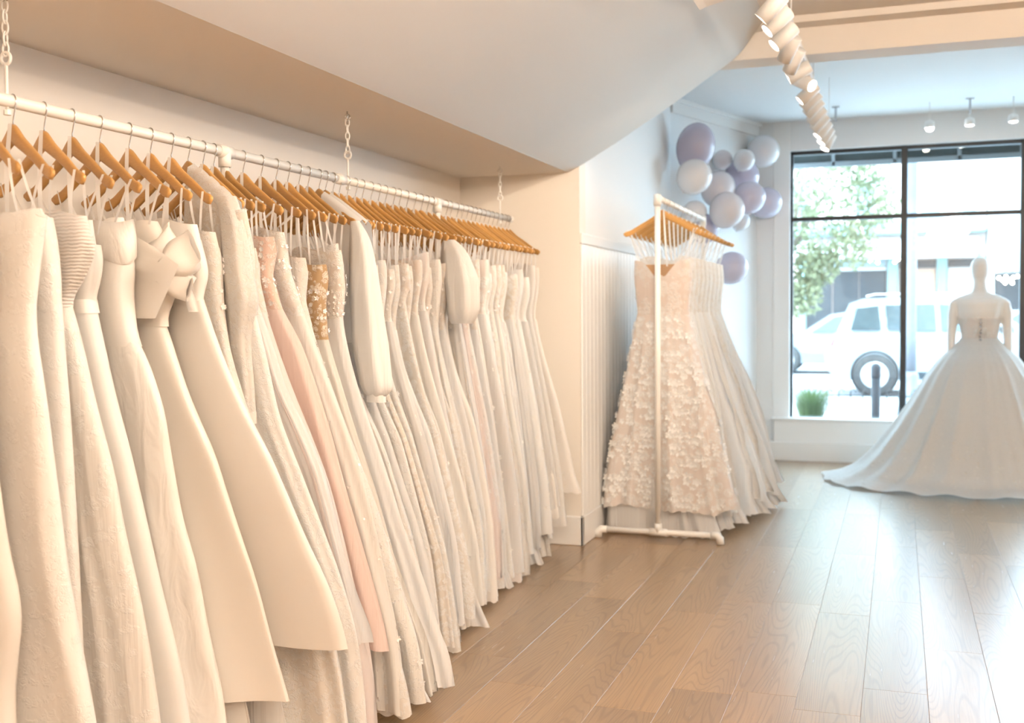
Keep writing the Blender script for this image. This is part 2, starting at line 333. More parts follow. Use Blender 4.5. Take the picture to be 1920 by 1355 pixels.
for r in range(0, 22):
    xr = x0+r*PW
    ya = end_at(r) % PL-PL*0
    y = ya+PL*1
    while y < FY+0.05:
        l = min(PL, FY+0.1-y)
        if l > 0.08:
            o = link('plank', plank_mesh(l), W['floor'], fl); o.location = (xr, y, -0.0045)
        y += PL
rest = MB().box(x0+22*PW, RX1, BY, FY+0.1, -0.0012, 0.0)
rest.box(BX, x0+22*PW, BY, 1.2, -0.0012, 0.0); rest.build('floor_remainder', W['floor'], fl)

# walls
wl = MB(); wl.box(BX-0.12, BX, BY, TY, 0, SOFZ); wall_left = struct(wl.build('wall_left', W['paint']), 'white back wall of the gown alcove')
w = MB(); w.box(BX-0.12, SX, TY, TY+0.12, 0, SOFZ+0.4); wall_end = struct(w.build('wall_alcove_end', W['paint']), 'cream end wall of the gown alcove')
EY = 8.42; AXX = -1.19
w = MB(); w.box(SX-0.12, SX, TY+0.12, EY, 0, FCZ); wall_front = struct(w.build('wall_left_front', W['white']), 'white side wall with beadboard below a rail')
w = MB(); w.prism([(SX, EY), (AXX, FY), (AXX-0.15, FY+0.1), (SX-0.12, EY)], 0, FCZ, ax=2); struct(w.build('wall_left_angled', W['white']), 'white angled wall behind the balloons')
struct(MB().box(RX1, RX1+0.1, BY, FY, 0, FCZ).build('wall_right', W['paint']), 'white wall out of sight on the right')
struct(MB().box(BX-0.1, RX1, BY-0.1, BY, 0, FCZ).build('wall_back', W['paint']), 'white wall behind the viewer')
# soffit and curved bulkhead over the alcove
struct(MB().box(BX-0.12, SOFX, BY, TY, SOFZ, SOFZ+0.04).build('ceiling_soffit', W['ceil']), 'flat cream soffit over the gown rail')
prof = [(SOFX, SOFZ)]
for (px, py) in ((1092,308),(1150,271),(1205,234),(1255,200),(1320,152),(1380,107),(1412,66),(1439,29),(1457,0)):
    p = at(px, py, 1, TY); prof.append((p[0], p[2]))
last = prof[-1]; prof.append((last[0]+0.03, NCZ+0.14))
def smooth_poly(P, n=8):
    P = [np.array(p) for p in P]; out = []
    for i in range(len(P)-1):
        p0 = P[max(i-1, 0)]; p1 = P[i]; p2 = P[i+1]; p3 = P[min(i+2, len(P)-1)]
        for k in range(n):
            t = k/n; out.append(0.5*((2*p1)+(-p0+p2)*t+(2*p0-5*p1+4*p2-p3)*t*t+(-p0+3*p1-3*p2+p3)*t**3))
    out.append(P[-1]); return out
sp = smooth_poly(prof, 5); v = []; f = []
for y in (BY, TY):
    for p in sp: v.append((p[0], y, p[1]))
n = len(sp)
for i in range(n-1): f.append((i, i+1, n+i+1, n+i))
v += [(BX-0.12, TY, NCZ+0.2), (BX-0.12, TY, SOFZ)]; 
v += [(sp[-1][0], TY, NCZ+0.2)]
f.append(tuple([n+i for i in range(n)]+[2*n+2, 2*n, 2*n+1]))
bk = MB().add(v, f); struct(bk.build('ceiling_bulkhead', W['ceil'], smooth=False), 'curved sloping white bulkhead above the gown alcove')
for p in bpy.data.objects['ceiling_bulkhead'].data.polygons: p.use_smooth = len(p.vertices) == 4
# ceilings and beam
struct(MB().box(-1.0, RX1, BY, TY+0.02, NCZ, NCZ+0.1).build('ceiling', W['ceil']), 'low ceiling of the near room')
struct(MB().box(SX-0.12, RX1, TY+0.1, FY+0.1, FCZ, FCZ+0.1).build('ceiling_front', W['plaster']), 'white plaster ceiling by the window')
struct(MB().box(BX-0.12, RX1, TY+0.125, TY+0.33, BEAMZ, FCZ+0.02).build('trim_1', W['ceil']), 'deep cream beam across the ceiling')
struct(MB().box(-1.2, RX1, TY+0.0, TY+0.125, NCZ-0.035, NCZ+0.1).build('trim_2', W['ceil']), 'small step above the ceiling beam')
# crown moulding of the angled wall and window wall
def strip(name, pts, h, d, z, label):
    a, b = np.array(pts[0]), np.array(pts[1]); t = (b-a)/np.linalg.norm(b-a); nn = np.array([t[1], -t[0]])
    q = MB().prism([tuple(a), tuple(b), tuple(b+nn*d), tuple(a+nn*d)], z, z+h, ax=2); return struct(q.build(name, W['trim']), label)
strip('trim_3', [(SX, EY), (AXX, FY)], 0.10, 0.02, FCZ-0.11, 'picture rail at the top of the angled wall')
strip('trim_4', [(SX, EY), (AXX, FY)], 0.03, 0.05, FCZ-0.03, 'crown moulding at the top of the angled wall')
# baseboards
struct(MB().cbox(BX, SX+0.018, TY-0.018, TY, 0, 0.165, 0.004).build('baseboard_alcove_end', W['trim']), 'white baseboard of the alcove end wall')
struct(MB().cbox(SX, SX+0.018, TY-0.018, EY, 0, 0.165, 0.004).build('baseboard_left', W['trim']), 'white baseboard of the side wall')
strip('baseboard_angled', [(SX, EY), (AXX, FY)], 0.165, 0.018, 0, 'white baseboard of the angled wall')
# beadboard: one child per board, with rail
RAILZ = 1.685; bw = 0.082
struct(MB().cbox(SX, SX+0.016, TY+0.002, EY, RAILZ, RAILZ+0.06, 0.006).build('trim_5', W['trim']), 'white rail above the beadboard')
bme = MB().cbox(0, 0.012, 0.001, bw-0.001, 0.165, RAILZ, 0.004).mesh('board'); bme.materials.append(W['trim'])
y = TY+0.0
while y+bw < EY:
    o = link('board', bme, W['trim'], wall_front); o.location = (SX, y, 0); y += bw

# window wall: solid pieces round the opening
WL = -0.905; WT = 2.70; WB_ = 0.36; wy0, wy1 = FY, FY+0.16
wm = MB(); wm.box(AXX-0.16, WL, wy0, wy1, 0, FCZ); wm.box(WL, RX1, wy0, wy1, WT, FCZ); wm.box(WL, RX1, wy0, wy1, 0, WB_)
wall_win = struct(wm.build('wall_front', W['white']), 'white wall round the shop window')
MB().cbox(-1.045, WL, FY-0.012, FY, 0.165, FCZ, 0.003).build('casing', W['trim'], wall_win)
struct(MB().cbox(-1.03, RX1, FY-0.10, FY, 0.16, WB_-0.008, 0.004).build('trim_6', W['trim']), 'white boxed ledge below the shop window')
struct(MB().cbox(-1.05, RX1, FY-0.115, FY+0.02, WB_-0.008, WB_+0.012, 0.004).build('trim_7', W['trim']), 'white window sill board')
struct(MB().cbox(AXX-0.02, RX1, FY-0.118, FY, 0, 0.165, 0.004).build('baseboard_front', W['trim']), 'white baseboard below the window')
win = struct(empty('window_1', (0, FY, WB_)), 'large black-framed shop window')
def part(mb, name, mt, par, smooth=False, off=None):
    o = mb.build(name, mt, par, smooth)
    if off is not None: o.matrix_parent_inverse = Matrix.Translation(-Vector(off))
    return o
wo = (0, FY, WB_); cols_ = [WL, 0.035, 0.965, 1.90, 2.83, 3.76]; TR = 2.11; fy0, fy1 = FY+0.05, FY+0.12
def wpart(mb, name, mt): return part(mb, name, mt, win, off=wo)
wpart(MB().cbox(WL, 4.6, fy0, fy1, WT-0.034, WT, 0.004), 'head_bar', W['black'])
wpart(MB().cbox(WL, WL+0.022, fy0, fy1, WB_, WT, 0.004), 'jamb_bar', W['black'])
wpart(MB().cbox(WL, 4.6, fy0, fy1, WB_, WB_+0.012, 0.003), 'sill_bar', W['black'])
for i, x in enumerate(cols_[1:]): wpart(MB().cbox(x-0.026, x+0.026, fy0-0.01, fy1, WB_, WT, 0.004), 'mullion', W['black'])
wpart(MB().cbox(WL, 4.6, fy0+0.005, fy1, TR-0.020, TR+0.016, 0.004), 'transom', W['black'])
for i in range(len(cols_)-1):
    for (za, zb) in ((WB_+0.012, TR-0.020), (TR+0.016, WT-0.034)):
        wpart(MB().box(cols_[i]+0.026, cols_[i+1]-0.026, fy0+0.03, fy0+0.036, za, zb), 'pane', W['glass'])
MB().box(4.6, RX1, wy0, wy1, WB_, WT).build('side_panel', W['white'], wall_win)

# small access panel and open vent corner in the bulkhead
p = at(1312, 19, 1, 4.6)
vent = tag(empty('ceiling_vent', (p[0], 4.6, p[2])), 'cream metal vent hood with a dark opening on the sloping bulkhead', 'vent')
q = MB().prism([(0, 0), (0.03, 0.012), (0.20, 0.05), (0.22, 0.14), (-0.05, 0.14)], -0.5, 0.0); q.build('hood', W['ceil'], vent)
MB().prism([(-0.006, 0.012), (0.02, 0.022), (0.02, 0.05), (-0.02, 0.07)], 0.0, 0.004).build('opening', W['dark'], vent)

# ================================================================== track lights
LP = []
def spot(parent, loc, direction, e, ang=70, blend=0.6, r=0.03, colr=(1.0, 0.82, 0.645)):
    ld = bpy.data.lights.new('spot_light', 'SPOT'); ld.energy = e; ld.spot_size = math.radians(ang); ld.spot_blend = blend; ld.shadow_soft_size = r; ld.color = colr
    o = bpy.data.objects.new('spot_light', ld); col.objects.link(o); o.parent = parent; o.location = loc
    o.rotation_euler = Vector(direction).to_track_quat('-Z', 'Y').to_euler(); return o
TZ = 2.575; TX = -0.475; TY0, TY1 = 0.6, 8.35
tk = tag(empty('ceiling_track', (TX, TY0, TZ)), 'long white lighting track hung below the ceiling', 'light track')
MB().cbox(-0.018, 0.018, 0, TY1-TY0, 0, 0.035, 0.003).build('rail', W['track'], tk)
for yy in (1.5, 3.6, 5.2): MB().tube([(0, yy-TY0, 0.035), (0, yy-TY0, NCZ-TZ)], 0.004, 6).build('suspension_rod', W['track'], tk)
for yy in (6.6, 8.1): MB().tube([(0, yy-TY0, 0.035), (0, yy-TY0, FCZ-TZ)], 0.003, 6).build('suspension_rod', W['track'], tk)
hous = MB().lathe([(0.0, -0.058), (0.031, -0.058), (0.034, -0.055), (0.034, 0.062), (0.031, 0.062), (0.029, 0.052)], 28).mesh('housing', True)
hous.materials.append(W['track'])
lens_me = MB().lathe([(0.029, 0.054), (0.022, 0.059), (0.0, 0.061)], 28).mesh('lens', True); lens_me.materials.append(W['lens'])
yoke_me = MB().cbox(-0.008, 0.008, -0.012, 0.012, -0.055, 0.0, 0.002).mesh('yoke'); yoke_me.materials.append(W['dark'])
adap_me = MB().cbox(-0.015, 0.015, -0.035, 0.035, -0.022, 0.0, 0.003).mesh('adapter'); adap_me.materials.append(W['track'])
ORD = ['first','second','third','fourth','fifth','sixth','seventh','eighth','ninth','tenth','eleventh','twelfth','thirteenth','fourteenth','fifteenth','sixteenth','seventeenth','eighteenth','nineteenth','twentieth']
def ordinal(k):
    if k <= 20: return ORD[k-1]
    t = ['', '', 'twenty', 'thirty', 'forty', 'fifty'][k//10]
    if k % 10 == 0: return t[:-1]+'ieth'
    return t+'-'+ORD[k % 10-1]
def head(x, y, z, aim, label, e, ang=70):
    hd = tag(empty('track_spotlight', (x, y, z)), label, 'spotlight', 'white spotlights on the ceiling track')
    link('adapter', adap_me, None, hd); link('yoke', yoke_me, None, hd)
    d = Vector(aim)-Vector((x, y, z-0.085)); d.normalize()
    h = link('housing', hous, None, hd); h.location = (0, 0, -0.085); h.rotation_euler = d.to_track_quat('Z', 'Y').to_euler()
    l = link('lens', lens_me, None, h)
    if e > 0:
        s = spot(h, (0, 0, 0.07), (0, 0, 1), e, ang)
        s.rotation_euler = Vector((0, 0, 1)).to_track_quat('-Z', 'Y').to_euler()
    return hd
ys_heads = [4.42, 4.64, 4.90, 5.14, 5.38, 5.66, 5.92, 6.22, 6.44, 6.66, 6.92, 7.20, 7.48, 7.76, 8.04]
aims = [(-1.9,.1,-1.9),(-1.8,-.55,-1.7),(-1.8,-.55,-1.7),(-.95,.95,-1.5),(-.80,.85,-1.3),(-1.9,-.1,-1.0),(1.5,-1.0,-.9),(-1.7,-.25,-1.5),(-1.7,.25,-1.5),(-1.7,.3,-1.5),(-1.7,.3,-1.5),(-1.5,.2,-1.5),(-1.4,-.4,-1.7),(-1.2,-.5,-1.8),(-.9,-.6,-1.9)]
for i, (yy, a) in enumerate(zip(ys_heads, aims)):
    lab = 'white cylindrical track spotlight, %s from the window end of the track' % ordinal(len(ys_heads)-i)
    head(TX, yy, TZ, (TX+a[0], yy+a[1], TZ-0.10+a[2]), lab, LAMP*(0.9 if i < 5 else 0.45), 55)
# the near run of the same track, out of the picture above the gowns
for i, yy in enumerate((0.7, 1.2, 1.7, 2.2, 2.7, 3.2, 3.6, 4.0)):
    head(TX, yy, TZ, (-2.0+0.25*(i % 2), yy+0.35, 0.55) if i < 6 else (-1.95, 5.85, 1.15), 'white track spotlight over the near gowns, %s from the camera end' % ordinal(i+1), LAMP*(1.0 if i < 6 else 4.0), 75 if i < 6 else 50)
# a second track further right, out of the picture, for the rest of the shop
tk2 = tag(empty('ceiling_track', (1.6, 0.6, TZ)), 'white lighting track over the right side of the shop', 'light track')
MB().cbox(-0.018, 0.018, 0, 5.0, 0, 0.035, 0.003).build('rail', W['track'], tk2)
for yy in (0.5, 4.5): MB().tube([(0, yy, 0.035), (0, yy, NCZ-TZ)], 0.004, 6).build('suspension_rod', W['track'], tk2)
for i, yy in enumerate((0.9, 1.7, 2.5, 3.3, 4.1, 4.9)):
    head(1.6, yy, TZ, (-1.6, yy+0.6, 1.3), 'white track spotlight on the right-hand track, %s from the camera end' % ordinal(i+1), LAMP*1.5, 80)

# dome lamps added out of view on the near ceiling for ambient fill
W['dome'] = mat('fill_lamp_dome', (1, 0.95, 0.88), 0.4, emit=((1.0, 0.84, 0.66), 3.0), noise=(5, (1, 0.93, 0.85), 0.3))
for i, (xx, yy) in enumerate(((0.6, 0.5), (0.8, 2.9), (3.0, 0.4), (3.0, 2.6), (0.6, -1.5))):
    dm = tag(empty('added_fill_lamp', (xx, yy, NCZ)), 'added fill lamp in a round opal dome, %s' % ('beside the track above the viewer', 'beside the track nearer the window', 'far right near the back', 'far right towards the window', 'at the very back')[i], 'fill lamp', 'added fill lamps')
    MB().lathe([(0.0, -0.10), (0.10, -0.085), (0.17, -0.045), (0.19, -0.012)], 28).build('diffuser', W['dome'], dm, True)
    MB().lathe([(0.20, -0.014), (0.20, 0.0), (0.0, 0.0)], 28).build('base_ring', W['track'], dm, True)
    ld = bpy.data.lights.new('fill_light', 'POINT'); ld.energy = FILL; ld.shadow_soft_size = 0.17; ld.color = (1.0, 0.84, 0.685)
    lo = bpy.data.objects.new('fill_light', ld); col.objects.link(lo); lo.parent = dm; lo.location = (0, 0, -0.30)
# three little spotlights hanging over the window, and two brackets on the ceiling
for i, (px, py, lab) in enumerate(((1743, 240, 'round white spotlight hanging over the window, its lamp facing the room'), (1818, 235, 'middle one of the small white spotlights over the window'), (1900, 228, 'rightmost small white spotlight over the window'))):
    p = at(px, py, 1, 9.35)
    w_ = tag(empty('window_spotlight', (p[0], 9.35, p[2])), lab, 'spotlight', 'small spotlights over the window')
    MB().tube([(0, 0, 0.03), (0, 0, FCZ-p[2])], 0.005, 8).build('stem', W['track'], w_)
    MB().lathe([(0.012, 0.06), (0.035, 0.05), (0.038, 0.0), (0.034, 0.0)], 20).build('shade', W['track'], w_, True)
    if i == 0: MB().lathe([(0.0, -0.03), (0.024, -0.02), (0.033, 0.0), (0.024, 0.02), (0.0, 0.03)], 20).build('bulb', W['lens'], w_, True)
    else: MB().lathe([(0.033, 0.001), (0.02, -0.006), (0.0, -0.008)], 20).build('bulb', W['lens'], w_, True)
for i, (px, py) in enumerate(((1567, 200), (1819, 184))):
    p = at(px, py, 2, FCZ)
    w_ = tag(empty('ceiling_bracket', (p[0], p[1], FCZ)), 'small grey metal bracket on the ceiling, %s' % ('left, beside the track end' if i == 0 else 'right, above the window mullion'), 'bracket', 'grey brackets on the front ceiling')
    MB().cbox(-0.03, 0.03, -0.02, 0.02, -0.006, 0, 0.001).build('plate', C['silver'], w_)
    MB().cbox(-0.009, 0.009, -0.006, 0.006, -0.12, -0.006, 0.001).build('drop_arm', C['silver'], w_)

# ================================================================== long hanging rail
RX, RZ, RR = -2.0, 1.815, 0.0155
rail = tag(empty('hanging_rail', (RX, 1.2, 0)), 'long white pipe rail hung on chains above the row of gowns', 'clothes rail')
def rp(mb, name, mt=W['pvc'], smooth=True): return part(mb, name, mt, rail, smooth, off=(RX, 1.2, 0))
RY1 = 5.635
rp(MB().tube([(RX, 1.2, RZ), (RX, 3.70, RZ)], RR, 20), 'pipe'); rp(MB().tube([(RX, 3.70, RZ), (RX, RY1, RZ)], RR*0.97, 20), 'pipe')
rp(MB().lathe([(RR, -0.03), (RR*1.3, -0.03), (RR*1.3, 0.03), (RR, 0.03)], 20, (RX, 3.705, RZ), ax=1), 'coupling')
rp(MB().lathe([(RR, -0.012), (RR*1.2, -0.012), (RR*1.2, 0.008), (0.0, 0.010)], 20, (RX, RY1, RZ), ax=1), 'end_cap')
for yy in (2.958, 4.637):
    rp(MB().lathe([(RR, -0.035), (RR*1.28, -0.035), (RR*1.28, 0.035), (RR, 0.035)], 20, (RX, yy, RZ), ax=1).lathe([(RR*1.28, 0.0), (RR*1.28, -0.048), (RR, -0.048)], 20, (RX, yy, RZ)), 'tee_fitting')
    rp(MB().tube([(RX, yy, RZ-0.045), (RX, yy, 0.006)], RR*0.9, 14), 'support_post')
    rp(MB().lathe([(0.05, 0.0), (0.05, 0.006), (0.02, 0.012), (0.0, 0.012)], 20, (RX, yy, 0.0)), 'foot_flange')
# chains: eye screw, links, long hook bolt through the pipe
lk = MB(); pts = []
for k in range(17):
    a = 2*math.pi*k/16; pts.append((0.0075*math.cos(a), 0, 0.0165*math.sin(a)*(1.0)))
lk.tube(pts, 0.0024, 7, cap=False); link_me = lk.mesh('link', True); link_me.materials.append(W['pvc'])
for i, (yy, lab) in enumerate(((2.07, 'white chain holding the near end of the gown rail'), (3.776, 'white chain holding the middle of the gown rail'), (5.477, 'white chain holding the far end of the gown rail'))):
    ch = tag(empty('rail_chain', (RX, yy, RZ)), lab, 'chain', 'chains of the gown rail')
    MB().tube([(0, 0, -0.03), (0, 0, 0.085)], 0.0042, 8).build('bolt', W['pvc'], ch, True)
    MB().lathe([(0.0, -0.034), (0.009, -0.034), (0.009, -0.022), (0.0, -0.022)], 8).build('nut', W['pvc'], ch)
    MB().tube([(0.014*math.sin(2*math.pi*k/16), 0, 0.099-0.014*math.cos(2*math.pi*k/16)) for k in range(17)], 0.004, 8, False).build('eye_ring', W['pvc'], ch, True)
    z = 0.120; k = 0
    while z < SOFZ-RZ-0.03:
        o = link('link', link_me, None, ch); o.location = (0, 0, z); o.rotation_euler = (0, 0, (k % 2)*math.pi/2+0.2); z += 0.0255; k += 1
    MB().tube([(0.011*math.sin(2*math.pi*k/12), 0, SOFZ-RZ-0.022-0.011*math.cos(2*math.pi*k/12)) for k in range(13)]+[(0, 0, SOFZ-RZ)], 0.0026, 7).build('ceiling_eye', W['steel'], ch, True)

# ================================================================== hangers
def hanger_meshes():
    b = MB(); nst = 37; v = []; f = []
    for i in range(nst):
        t = -1+2*i/(nst-1); u = 0.225*t; a = abs(t)
        top = 0.0-0.030*math.exp(-(a/0.001)**2)*0-0.125*a**1.12+0.016*math.exp(-(a/0.17)**2)+0.010*math.exp(-((a-0.97)/0.10)**2)-0.016
        h = 0.030+0.018*math.exp(-(a/0.2)**2)
        if a > 0.93: h *= max(0.35, 1-((a-0.93)/0.07)**2*0.65)
        th = 0.0065+0.0015*math.cos(t*3.1)
        vv = -0.018*t*t
        zc = top-h/2
        for k in range(8):
            an = 2*math.pi*k/8+math.pi/8
            cx = math.copysign(abs(math.cos(an))**0.5, math.cos(an)); cz = math.copysign(abs(math.sin(an))**0.5, math.sin(an))
            v.append((u, vv+th*cx, zc+h/2*cz))
    for i in range(nst-1):
        for k in range(8): f.append((i*8+k, i*8+(k+1) % 8, (i+1)*8+(k+1) % 8, (i+1)*8+k))
    f += [tuple(range(8))[::-1], tuple((nst-1)*8+k for k in range(8))]
    b.add(v, f); body = b.mesh('wooden_body', True); body.materials.append(W['hang'])
    body.shade_smooth() if False else None
    return body
HPK = -0.052          # top of the wooden body below the rail's axis
hang_body = hanger_meshes()
def hook_mesh(r):
    pts = [(0, 0, HPK-0.012), (0, 0, HPK+0.006), (0.004, 0, HPK+0.016)]
    for k in range(13):
        a = math.radians(-35+ (205+20)*k/12); pts.append((r*math.cos(a), 0, r*math.sin(a)))
    hk_ = MB().tube(pts, 0.0017, 7); me = hk_.mesh('hook', True); me.materials.append(W['steel']); return me
hook_me = hook_mesh(RR+0.0022)
def hanger(x, y, z, rz, label, group):
    h = tag(empty('wooden_hanger', (x, y, z), rz), label, 'hanger', group)
    b = link('wooden_body', hang_body, None, h); b.location = (0, 0, HPK)
    link('hook', hook_me, None, h); return h

# ================================================================== gowns
def section(aR, aL, b, M, e=0.72):
    th = np.linspace(0, 2*np.pi, 361); cu, cv = np.cos(th), np.sin(th)
    u = np.where(cu > 0, aR, aL)*np.sign(cu)*np.abs(cu)**0.9; v = b*np.sign(cv)*np.abs(cv)**e
    d = np.concatenate([[0], np.cumsum(np.hypot(np.diff(u), np.diff(v)))]); s = np.linspace(0, d[-1], M+1)[:-1]
    return np.interp(s, d, u), np.interp(s, d, v)
def swing(z, ph0, ph1, za=1.35, zb=0.15):
    t = np.clip((za-z)/(za-zb), 0, 1); t = t*t*(3-2*t); return ph0+(ph1-ph0)*t
def grid_faces(n, M):
    f = []
    for i in range(n-1):
        for k in range(M): f.append((i*M+k, i*M+(k+1) % M, (i+1)*M+(k+1) % M, (i+1)*M+k))
    return f
FC = {}
def np_mesh(name, V, n, M, mt):
    key = (n, M)
    if key not in FC: FC[key] = grid_faces(n, M)
    me = bpy.data.meshes.new(name); me.from_pydata(V.reshape(-1, 3).tolist(), [], FC[key]); me.polygons.foreach_set('use_smooth', [True]*len(me.polygons)); me.materials.append(mt); me.update(); return me
PH0, PH1 = math.radians(21), math.radians(-6)
def to_world_local(u, v, z, ph0, ph1):     # gown coordinates: u along the hanger, v along the rail
    ph = swing(z, ph0, ph1); return np.stack([u*np.cos(ph)+v*np.sin(ph), -u*np.sin(ph)+v*np.cos(ph), z], -1)
def px_profile(pts, y0, ph0=PH0, ph1=PH1, xc=RX):
    out = []
    for (px, py) in pts:
        d = ray(px, py); z = 1.0
        for _ in range(25):
            ph = float(swing(np.array(z), ph0, ph1)); nrm = np.array([math.sin(ph), math.cos(ph), 0]); o = np.array([xc, y0, 0.0])
            t = np.dot(o-CAM, nrm)/np.dot(d, nrm); p = CAM+t*d; z = 0.5*z+0.5*p[2]
        ph = float(swing(np.array(z), ph0, ph1)); out.append((z, float(np.dot(p-np.array([xc, y0, 0.0]), [math.cos(ph), -math.sin(ph), 0]))))
    return out
def loft(levels, M, folds=12, amp=0.02, ph=(PH0, PH1), seed=0, zf=None, amp_pow=0.9, top=None, hem=0.0, scallop=0, ku=1.6, kv=0.8, nlev=None, inset=0.0, zig=0.0):
    """levels: list of (z, aR, aL, b) from the top down; folds deepen below zf; top: height offset of the first ring by (u,v)"""
    r = np.random.default_rng(seed); L = np.array(levels); z0, z1 = L[0, 0], L[-1, 0]; n = nlev or max(8, int((z0-z1)/0.034)+2)
    zs = np.linspace(z0, z1, n); zi = L[::-1, 0]
    aR = np.interp(zs, zi, L[::-1, 1]); aL = np.interp(zs, zi, L[::-1, 2]); bb = np.interp(zs, zi, L[::-1, 3])
    for arr in (aR, aL, bb):
        arr[1:-1] = 0.25*arr[:-2]+0.5*arr[1:-1]+0.25*arr[2:]
    p1, p2, p3, p4 = r.uniform(0, 6.28, 4); n2 = max(2, int(folds*0.6)); zf = zf if zf is not None else z0
    V = np.zeros((n, M, 3)); s = np.arange(M)/M
    sw = s+0.03*np.sin(2*np.pi*2*s+p1)+0.015*np.sin(2*np.pi*5*s+p2)
    fold_w = 0.6+0.4*np.sin(2*np.pi*3*s+p4)
    for i, z in enumerate(zs):
        u, v = section(max(aR[i]-inset, .01), max(aL[i]-inset, .01), max(bb[i]-inset, .004), M)
        q = np.clip((zf-z)/max(zf-z1, 1e-3), 0, 1)**amp_pow
        dr = 0.25*np.sin(z*5+p3)
        w = (1-2*np.abs(np.sin(np.pi*folds*sw+p3+dr))**0.75)*fold_w+0.35*np.sin(2*np.pi*n2*sw+p2+z*2)
        du = np.roll(u, -1)-np.roll(u, 1); dv = np.roll(v, -1)-np.roll(v, 1); ln = np.hypot(du, dv)+1e-9
        nu, nv = dv/ln, -du/ln
        A = amp*q
        u2 = u+A*w*nu*ku; v2 = v+A*w*nv*kv
        zz = np.full(M, z)
        if i == n-1 or hem:
            k = max(0.0, 1-(z-z1)/0.25); zz = zz+k*hem*(0.6*np.sin(2*np.pi*sw*2+p1)+0.4*np.sin(2*np.pi*sw*5+p4))
        if scallop and i >= n-2: zz = zz-(0.012 if i == n-1 else 0.004)*np.abs(np.sin(np.pi*scallop*s))
        if top is not None:
            k = max(0.0, 1-(z0-z)/0.16); zz = zz+k*top(u, v)
        V[i] = to_world_local(u2, v2, zz, *ph)
    return V, n
def sample(P, z):     # piecewise linear profile value
    zz = np.array([p[0] for p in P])[::-1]; a = np.array([p[1] for p in P])[::-1]
    k = np.argsort(zz); return float(np.interp(z, zz[k], a[k]))
def ribbon(root, p0, p1, w, sag=0.0, name='hanging_ribbon', mt=None, nseg=5):
    v = []; f = []
    p0 = np.array(p0, float); p1 = np.array(p1, float)
    for i in range(nseg+1):
        t = i/nseg; c = p0*(1-t)+p1*t; c = c+np.array([0, -sag*math.sin(math.pi*t), 0])
        tw = 0.5*math.sin(3*t+p0[0]*40); a = np.array([math.cos(tw), math.sin(tw), 0])*w/2
        v += [c-a, c+a]
    for i in range(nseg): f.append((2*i, 2*i+1, 2*i+3, 2*i+2))
    return MB().add(v, f).build(name, mt or C['ribbon'], root, True)
flower_cache = {}
def petals(kind):
    if kind not in flower_cache:
        v = []; f = []
        for k in range(5):
            a = 2*math.pi*k/5; b0 = len(v); ca, sa = math.cos(a), math.sin(a)
            for (r_, t_, h_) in ((0.05, 0, 0.02), (0.55, 0.34, 0.16), (1.0, 0.0, 0.30), (0.55, -0.34, 0.16)):
                v.append((r_*ca-t_*sa, r_*sa+t_*ca, h_))
            f += [(b0, b0+1, b0+2), (b0, b0+2, b0+3)]
        flower_cache[kind] = (np.array(v), np.array(f))
    return flower_cache[kind]
def appliques(root, V, n, M, count, size, zlo, zhi, mt, seed, front=True, name='flower_applique', edge=False):
    """small raised fabric flowers stitched on a lofted surface: too many to count"""
    r = np.random.default_rng(seed); pv, pf = petals(0); VV = []; FF = []; tries = 0; c = 0
    Z = V[:, :, 2]
    while c < count and tries < count*12:
        tries += 1; i = r.integers(1, n-1); k = r.integers(0, M)
        if front and not (k > M*0.45 or k < M*0.08): continue
        if edge and 0.07*M < k < 0.82*M: continue
        p = V[i, k]
        wgt = (zhi-p[2])/(zhi-zlo)
        if p[2] < zlo or p[2] > zhi or r.random() > 0.25+0.75*wgt: continue
        e1 = V[i, (k+1) % M]-V[i, k-1]; e2 = V[i+1, k]-V[i-1, k]; nn = np.cross(e1, e2); nn /= np.linalg.norm(nn)+1e-9
        cen = V[i].mean(0)
        if np.dot(nn, p-cen) < 0: nn = -nn
        e1 = e1/(np.linalg.norm(e1)+1e-9); e2 = np.cross(nn, e1); a = r.uniform(0, 6.28); sz = size*r.uniform(0.6, 1.25)
        x_ = math.cos(a)*e1+math.sin(a)*e2; y_ = -math.sin(a)*e1+math.cos(a)*e2
        VV.append(p+nn*0.002+sz*(pv[:, :1]*x_+pv[:, 1:2]*y_+pv[:, 2:3]*nn)); FF.append(pf+c*len(pv)); c += 1
    if not c: return None
    me = bpy.data.meshes.new(name); me.from_pydata(np.concatenate(VV).tolist(), [], np.concatenate(FF).tolist()); me.materials.append(mt); me.update()
    o = link(name, me, mt, root); o['kind'] = 'stuff'; return o

